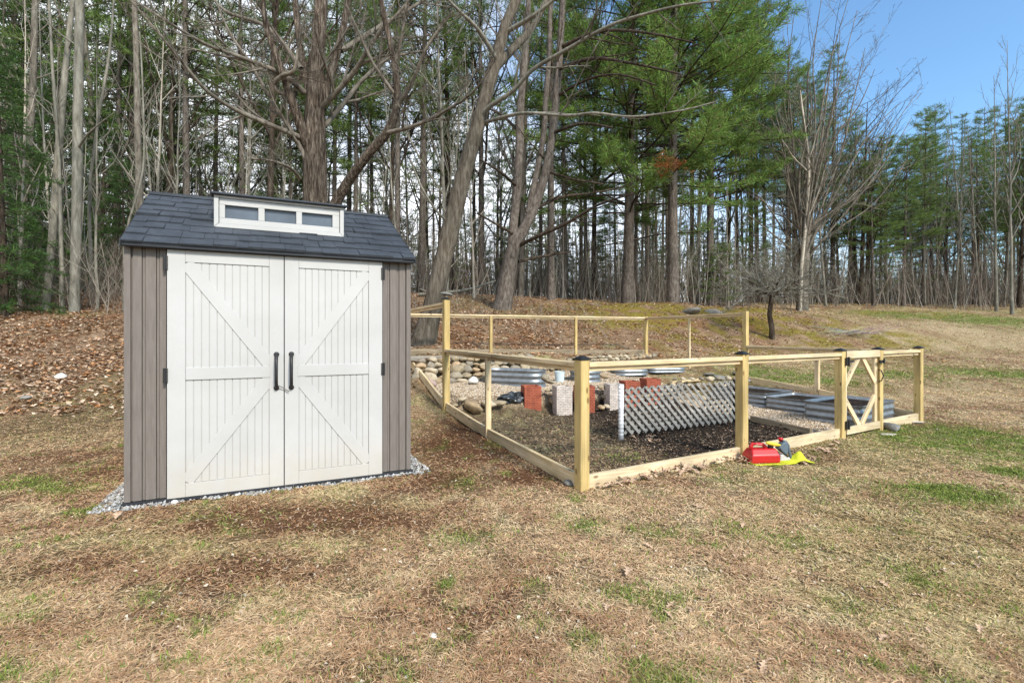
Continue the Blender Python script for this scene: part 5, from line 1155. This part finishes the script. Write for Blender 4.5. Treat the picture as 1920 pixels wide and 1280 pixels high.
def place(key, px, d, top=None, sc=1.0, rz=None, label=None, group=None, seed=0):
    rg = Rn(int(px*7+d*13)); x = (px-CX)/F*d; z = hz(x, d)-.12
    Hn = {'pineA': 23, 'pineB': 25, 'pineC': 20, 'pineY': 7, 'hemA': 14, 'hemB': 10, 'bareA': 20, 'bareB': 18, 'bareC': 22, 'bareD': 15, 'sapA': 8, 'sapB': 6, 'sapC': 10}[key]
    if top is not None: sc = (H+(Y0-top)/F*d-z)/Hn
    wid = max(min(sc, 1.35), .8) if key[:3] in ('pin', 'bar') else sc
    s3 = (wid*rg.uniform(.92, 1.08), wid*rg.uniform(.92, 1.08), sc); rz = rg.uniform(0, 6.28) if rz is None else rz
    lab = label or f'{TXT[key]} {region(px)}'; grp = group if label else (group or f'{protos[key][0].replace("_", " ")}s {region(px)}: {TXT[key]}')
    p = protos[key]
    if p[2] is None:
        o = thing_tree(p[0], p[1], (x, d, z), lab, 'tree' if key[:3] != 'sap' else 'sapling', grp, rz, s3); p[2] = o; kids[o.name] = list(o.children); kids[o.name] = [c for c in bpy.data.objects if c.parent == o]; return o
    o = dup(p[2], (x, d, z), rz, s3, lab, grp)
    if label and not group:
        if 'group' in o: del o['group']
    return o
# named trees one can point at
bigA = pine_tree(131, 24, .29, 4.5, 7.2, tuft=.25, nper=8, whorl=.50, dens=1.15, bare_below=3.2, droop=-.075, rise=.26, power=.6, top=.3, inner=.40, cols=[(.14,.25,.05),(.19,.32,.065),(.10,.19,.045),(.25,.36,.085),(.17,.15,.06)])
def big(px, d, meshes, label, rz, sc=1.0, name='pine_tree'):
    x = (px-CX)/F*d; return thing_tree(name, meshes, (x, d, hz(x, d)-.12), label, rz=rz, sc=sc)
big(1176, 23.5, bigA, 'large pine with thick trunk and broad bright green boughs, above the middle of the fence', .3)
bigB = pine_tree(132, 24, .26, 6.0, 6.0, tuft=.25, nper=8, whorl=.55, dens=1.15, bare_below=4.5, droop=-.065, rise=.28, power=.6, top=.3, inner=.40, cols=[(.14,.25,.05),(.19,.32,.065),(.10,.19,.045),(.25,.36,.085),(.17,.15,.06)])
pb_ = big(1262, 22, bigB, 'large white pine with bright green boughs, right of the thickest pine behind the fence', 1.2)
rg = Rn(3); q0 = np.array(at(1252, 308, 19.5)); PP = []; DD = []; A = Acc(); sx0 = np.array([pb_.location.x, pb_.location.y, q0[2]-.4])
A.tube(np.array([sx0, (sx0+q0)/2+UP*.1, q0]), [.03, .02, .008], 5)
for i in range(60): PP.append(q0+np.array([rg.gauss(0, .38), rg.gauss(0, .3), rg.gauss(0, .13)])); DD.append(unit(np.array([rg.gauss(0, 1), rg.gauss(0, 1), -.2])))
nd_ = needles(np.array(PP), np.array(DD), .2, 7, np.random.RandomState(4), [(.36, .13, .04), (.28, .09, .03), (.42, .2, .08)], .2)
ob_ = link('dead_bough', crown_mesh('dead_bough', A, nd_, 'bark_dark'), pb_); ob_['label'] = 'dead bough with rusty orange needles'; ob_.matrix_basis = Matrix.Rotation(-1.2, 4, 'Z') @ Matrix.Translation(-pb_.location)
big(1330, 26, bigB, 'broad bright green pine forming the right edge of the tall crowns against the sky', 3.4, (.84, .84, .96))
place('pineY', 1350, 25, 455, label='young bushy green pine growing low between trunks behind the right part of the fence')
place('pineY', 1640, 34, 470, label='young pine in the gap behind the vase-shaped tree')
place('hemA', 10, 13.5, 60, label='dark hemlock with drooping green boughs reaching in at the far left edge', rz=1)
place('hemB', 48, 16.5, 290, label='low dark hemlock beneath the mottled trunk at the far left')
place('hemA', -60, 17, -100); place('hemA', 95, 21, 120); place('hemA', 190, 22, 200); place('hemB', 235, 20.5, 300); place('hemA', 30, 24, -50); place('hemB', 150, 25, 330); place('hemA', 250, 27, 60); place('hemB', 310, 28, 330)
place('hemB', 380, 34, 380); place('hemA', 520, 44, 380); place('hemB', 1040, 36, 470); place('hemA', 1120, 40, 440)
for px, d, k, top in [(1612, 30, 'bareC', 200), (1625, 31, 'bareC', 260), (1560, 33, 'pineB', 90), (1475, 30, 'pineA', 75), (1520, 38, 'pineC', 130), (1600, 42, 'pineC', 215), (1660, 44, 'pineC', 250), (1420, 34, 'pineA', 20), (1760, 40, 'pineC', 195), (1800, 46, 'pineB', 215), (1845, 44, 'pineC', 200), (1890, 40, 'pineA', 185), (1935, 38, 'pineC', 180), (1985, 40, 'pineA', 150), (1730, 50, 'pineC', 205), (1700, 55, 'pineC', 250)]: place(k, px, d, top)
for px, d, k, top in [(1735, 29, 'bareD', 230), (1752, 31, 'bareD', 260), (1790, 28, 'bareD', 215), (1812, 30, 'bareD', 190), (1838, 29, 'bareD', 235), (1868, 27, 'bareD', 150), (1898, 26, 'bareD', 60), (1925, 27, 'bareD', 20), (1775, 33, 'sapC', 330), (1690, 33, 'bareD', 290), (1665, 31, 'sapC', 350)]: place(k, px, d, top)
# the wood itself
for px, d, k in [(215, 23, 'pineC'), (330, 26, 'pineC'), (400, 31, 'pineA'), (455, 24, 'pineA'), (520, 29, 'pineC'), (665, 26, 'pineC'), (700, 33, 'pineA'), (745, 24, 'pineA'), (835, 30, 'pineC'), (890, 36, 'pineA'), (1060, 27, 'pineA'), (1090, 33, 'pineC'), (290, 36, 'pineC'), (610, 36, 'pineC')]: place(k, px, d, sc=1.0)
rw = Rn(2024)
def topline(px):
    return np.interp(px, [1400, 1440, 1500, 1580, 1640, 1700, 1740, 1800, 1900, 2100], [-140, 60, 110, 200, 240, 265, 230, 225, 200, 190])
cnt = 0; used = []
for ring, (dn, df, nn) in enumerate(((21.5, 28, 40), (28, 38, 52), (38, 55, 56), (55, 75, 44))):
    for i in range(nn):
        px = -260+(2440)*(i+rw.random())/nn; d = rw.uniform(dn, df)
        if ring == 0 and 1080 < px < 1420 and rw.random() < .5: continue
        if ring == 0 and px > 1380: d += 7
        q = rw.random()
        if px < 300: k = 'pineA' if q < .25 else 'pineC' if q < .42 else 'hemA' if q < .58 else 'bareA' if q < .75 else 'bareB' if q < .9 else 'bareC'
        elif px < 1400: k = 'pineA' if q < .16 else 'pineB' if q < .36 else 'pineC' if q < .42 else 'bareA' if q < .6 else 'bareB' if q < .72 else 'bareC' if q < .92 else 'bareD'
        else: k = 'pineC' if q < .3 else 'pineB' if q < .5 else 'bareC' if q < .7 else 'bareA' if q < .8 else 'bareD'
        top = None
        if px > 1400: top = topline(px)+rw.uniform(-5, 90)
        place(k, px, d, top, sc=rw.uniform(.85, 1.2)); cnt += 1
for i in range(40):
    px = 330+1500*(i+rw.random())/40; d = rw.uniform(27, 50)
    if px > 1450: d += 6
    place(rw.choice(['pineY', 'pineY', 'hemB']), px, d, sc=rw.uniform(.45, 1.0))
for i in range(120):
    px = -150+2230*(i+rw.random())/120; d = rw.uniform(17.5, 34) if px < 1380 else rw.uniform(27, 40)
    if 930 < px < 1330: d = rw.uniform(23, 34)
    if px < 330: d = rw.uniform(14.5, 24)
    place(rw.choice(['sapA', 'sapB', 'sapC', 'sapA']), px, d, sc=rw.uniform(.6, 1.35))

# far wood, brush and dead branches (nobody could count these)
def far_wood():
    rg = Rn(8); rs = np.random.RandomState(8); A = Acc(); P = []
    for i in range(800):
        px = rg.uniform(-500, 2400); d = rg.uniform(75, 120); x = (px-CX)/F*d; z = hz(x, d); Ht = rg.uniform(13, 20) if px < 1400 else rg.uniform(9, 13); r = rg.uniform(.1, .24)
        A.tube(np.array([[x, d, z], [x+rg.uniform(-.5, .5), d, z+Ht*.6], [x+rg.uniform(-.8, .8), d, z+Ht]]), [r, r*.7, .04], 5)
        for q in range(90 if px < 300 else 16):
            f = rg.uniform(.25 if rg.random() < .8 else .05, 1); a = rg.uniform(0, 6.28); w = 2.6*(1.1-f)+.3; w *= rg.random()**.5; P.append((x+w*math.cos(a), d+w*math.sin(a), z+Ht*f))
    P = np.array(P); nd = needles(P, np.tile(UP*.2, (len(P), 1)), .8, 3, rs, PINE_C+HEM_C, .3, .9)
    return crown_mesh('distant_wood', A, nd, 'bark_mid')
tag(link('distant_wood', far_wood()), 'far-off wood seen between the nearer trunks', 'wood', kind='stuff')
def brush(n, name, label, dmin, dmax, hmin, hmax, pxr, seed, cols, sel=None):
    rg = Rn(seed); A = Acc()
    for i in range(n):
        px = rg.uniform(*pxr); d = rg.uniform(dmin, dmax); x = (px-CX)/F*d
        if sel and not sel(px, d): continue
        z = hz(x, d)-.05; h = rg.uniform(hmin, hmax); c = rg.choice(cols); k = rg.uniform(.7, 1.3); c = [q*k for q in c]
        dr = np.array([rg.gauss(0, .22), rg.gauss(0, .22), 1]); cp, cr = stem(rg, (x, d, z), dr, h, .004+.004*h, .003, 4, .14, .02); A.tube(cp, cr, 3, c)
        for q in range(rg.randint(3, 6)):
            kk = rg.randint(1, 3); c2, r2 = stem(rg, cp[kk], unit(cp[kk+1]-cp[kk])+perp(rg, UP)*.8, h*rg.uniform(.2, .5), .005, .003, 3, .2, .06); A.tube(c2, r2, 3, c)
    return tag(link(name, A.mesh(name, M['twig'])), label, 'brush', kind='stuff')
TC = [(.16,.125,.10),(.22,.19,.155),(.10,.08,.06),(.28,.25,.21)]
brush(13000, 'undergrowth', 'leafless brush and twigs along the edge of the wood', 24, 62, .8, 4.6, (-150, 2080), 71, TC, lambda px, d: px < 1400 or d > 27)
brush(1100, 'undergrowth', 'leafless twigs and seedlings under the trees left of the shed', 14, 24, .5, 2.6, (-120, 420), 72, TC)
brush(260, 'pile_of_twigs', 'dead twigs scattered on the leafy slope behind the fence', 13, 22, .2, .5, (700, 1150), 73, TC)
# brush pile on the mossy bank and fallen branches
rg = Rn(15); x0, y0, z0 = hit(1592, 627); A = Acc()
for i in range(46):
    a = rg.uniform(-.6, .6)+(3.14 if rg.random() < .5 else 0); cp, cr = stem(rg, (rg.uniform(-.5, .5), rg.uniform(-.4, .4), rg.uniform(.02, .16)), (math.cos(a), math.sin(a), rg.uniform(-.02, .2)), rg.uniform(.5, 1.7), .012, .004, 4, .12, -.02); A.tube(cp, cr, 4, [q*rg.uniform(.8, 1.5) for q in (.26, .23, .19)])
o = link('brush_pile', A.mesh('brush_pile', M['twig']), None, (x0, y0, z0)); tag(o, 'pile of pale cut branches lying on the mossy bank right of the gnarled tree', 'brush pile')
for px, py, L_, a, r_, lb in ((1010, 556, 2.6, .1, .05, 'fallen pale branch lying along the crest right of the forked tree'), (860, 556, 3.5, .05, .09, 'fallen dark log lying behind the tall left fence post'), (1790, 560, 3.0, .1, .07, 'fallen grey log at the foot of the far right trees')):
    x0, y0, z0 = hit(px, py); rg = Rn(px); A = Acc(); cp, cr = stem(rg, (-L_/2, 0, r_), (math.cos(a), math.sin(a), 0), L_, r_, r_*.4, 7, .12, 0); A.tube(cp, cr, 7, cap=True); o = link('fallen_log', A.mesh('fallen_log', M['bark_grey'])); o.location = (x0, y0, gzf(x0, y0)); tag(o, lb, 'log')
print('objects', len(bpy.data.objects), 'background trees', cnt)

for o in bpy.data.objects:
    if 'label' in o and len(o['label'].split()) > 16: print('LONG', o.name, o['label'])
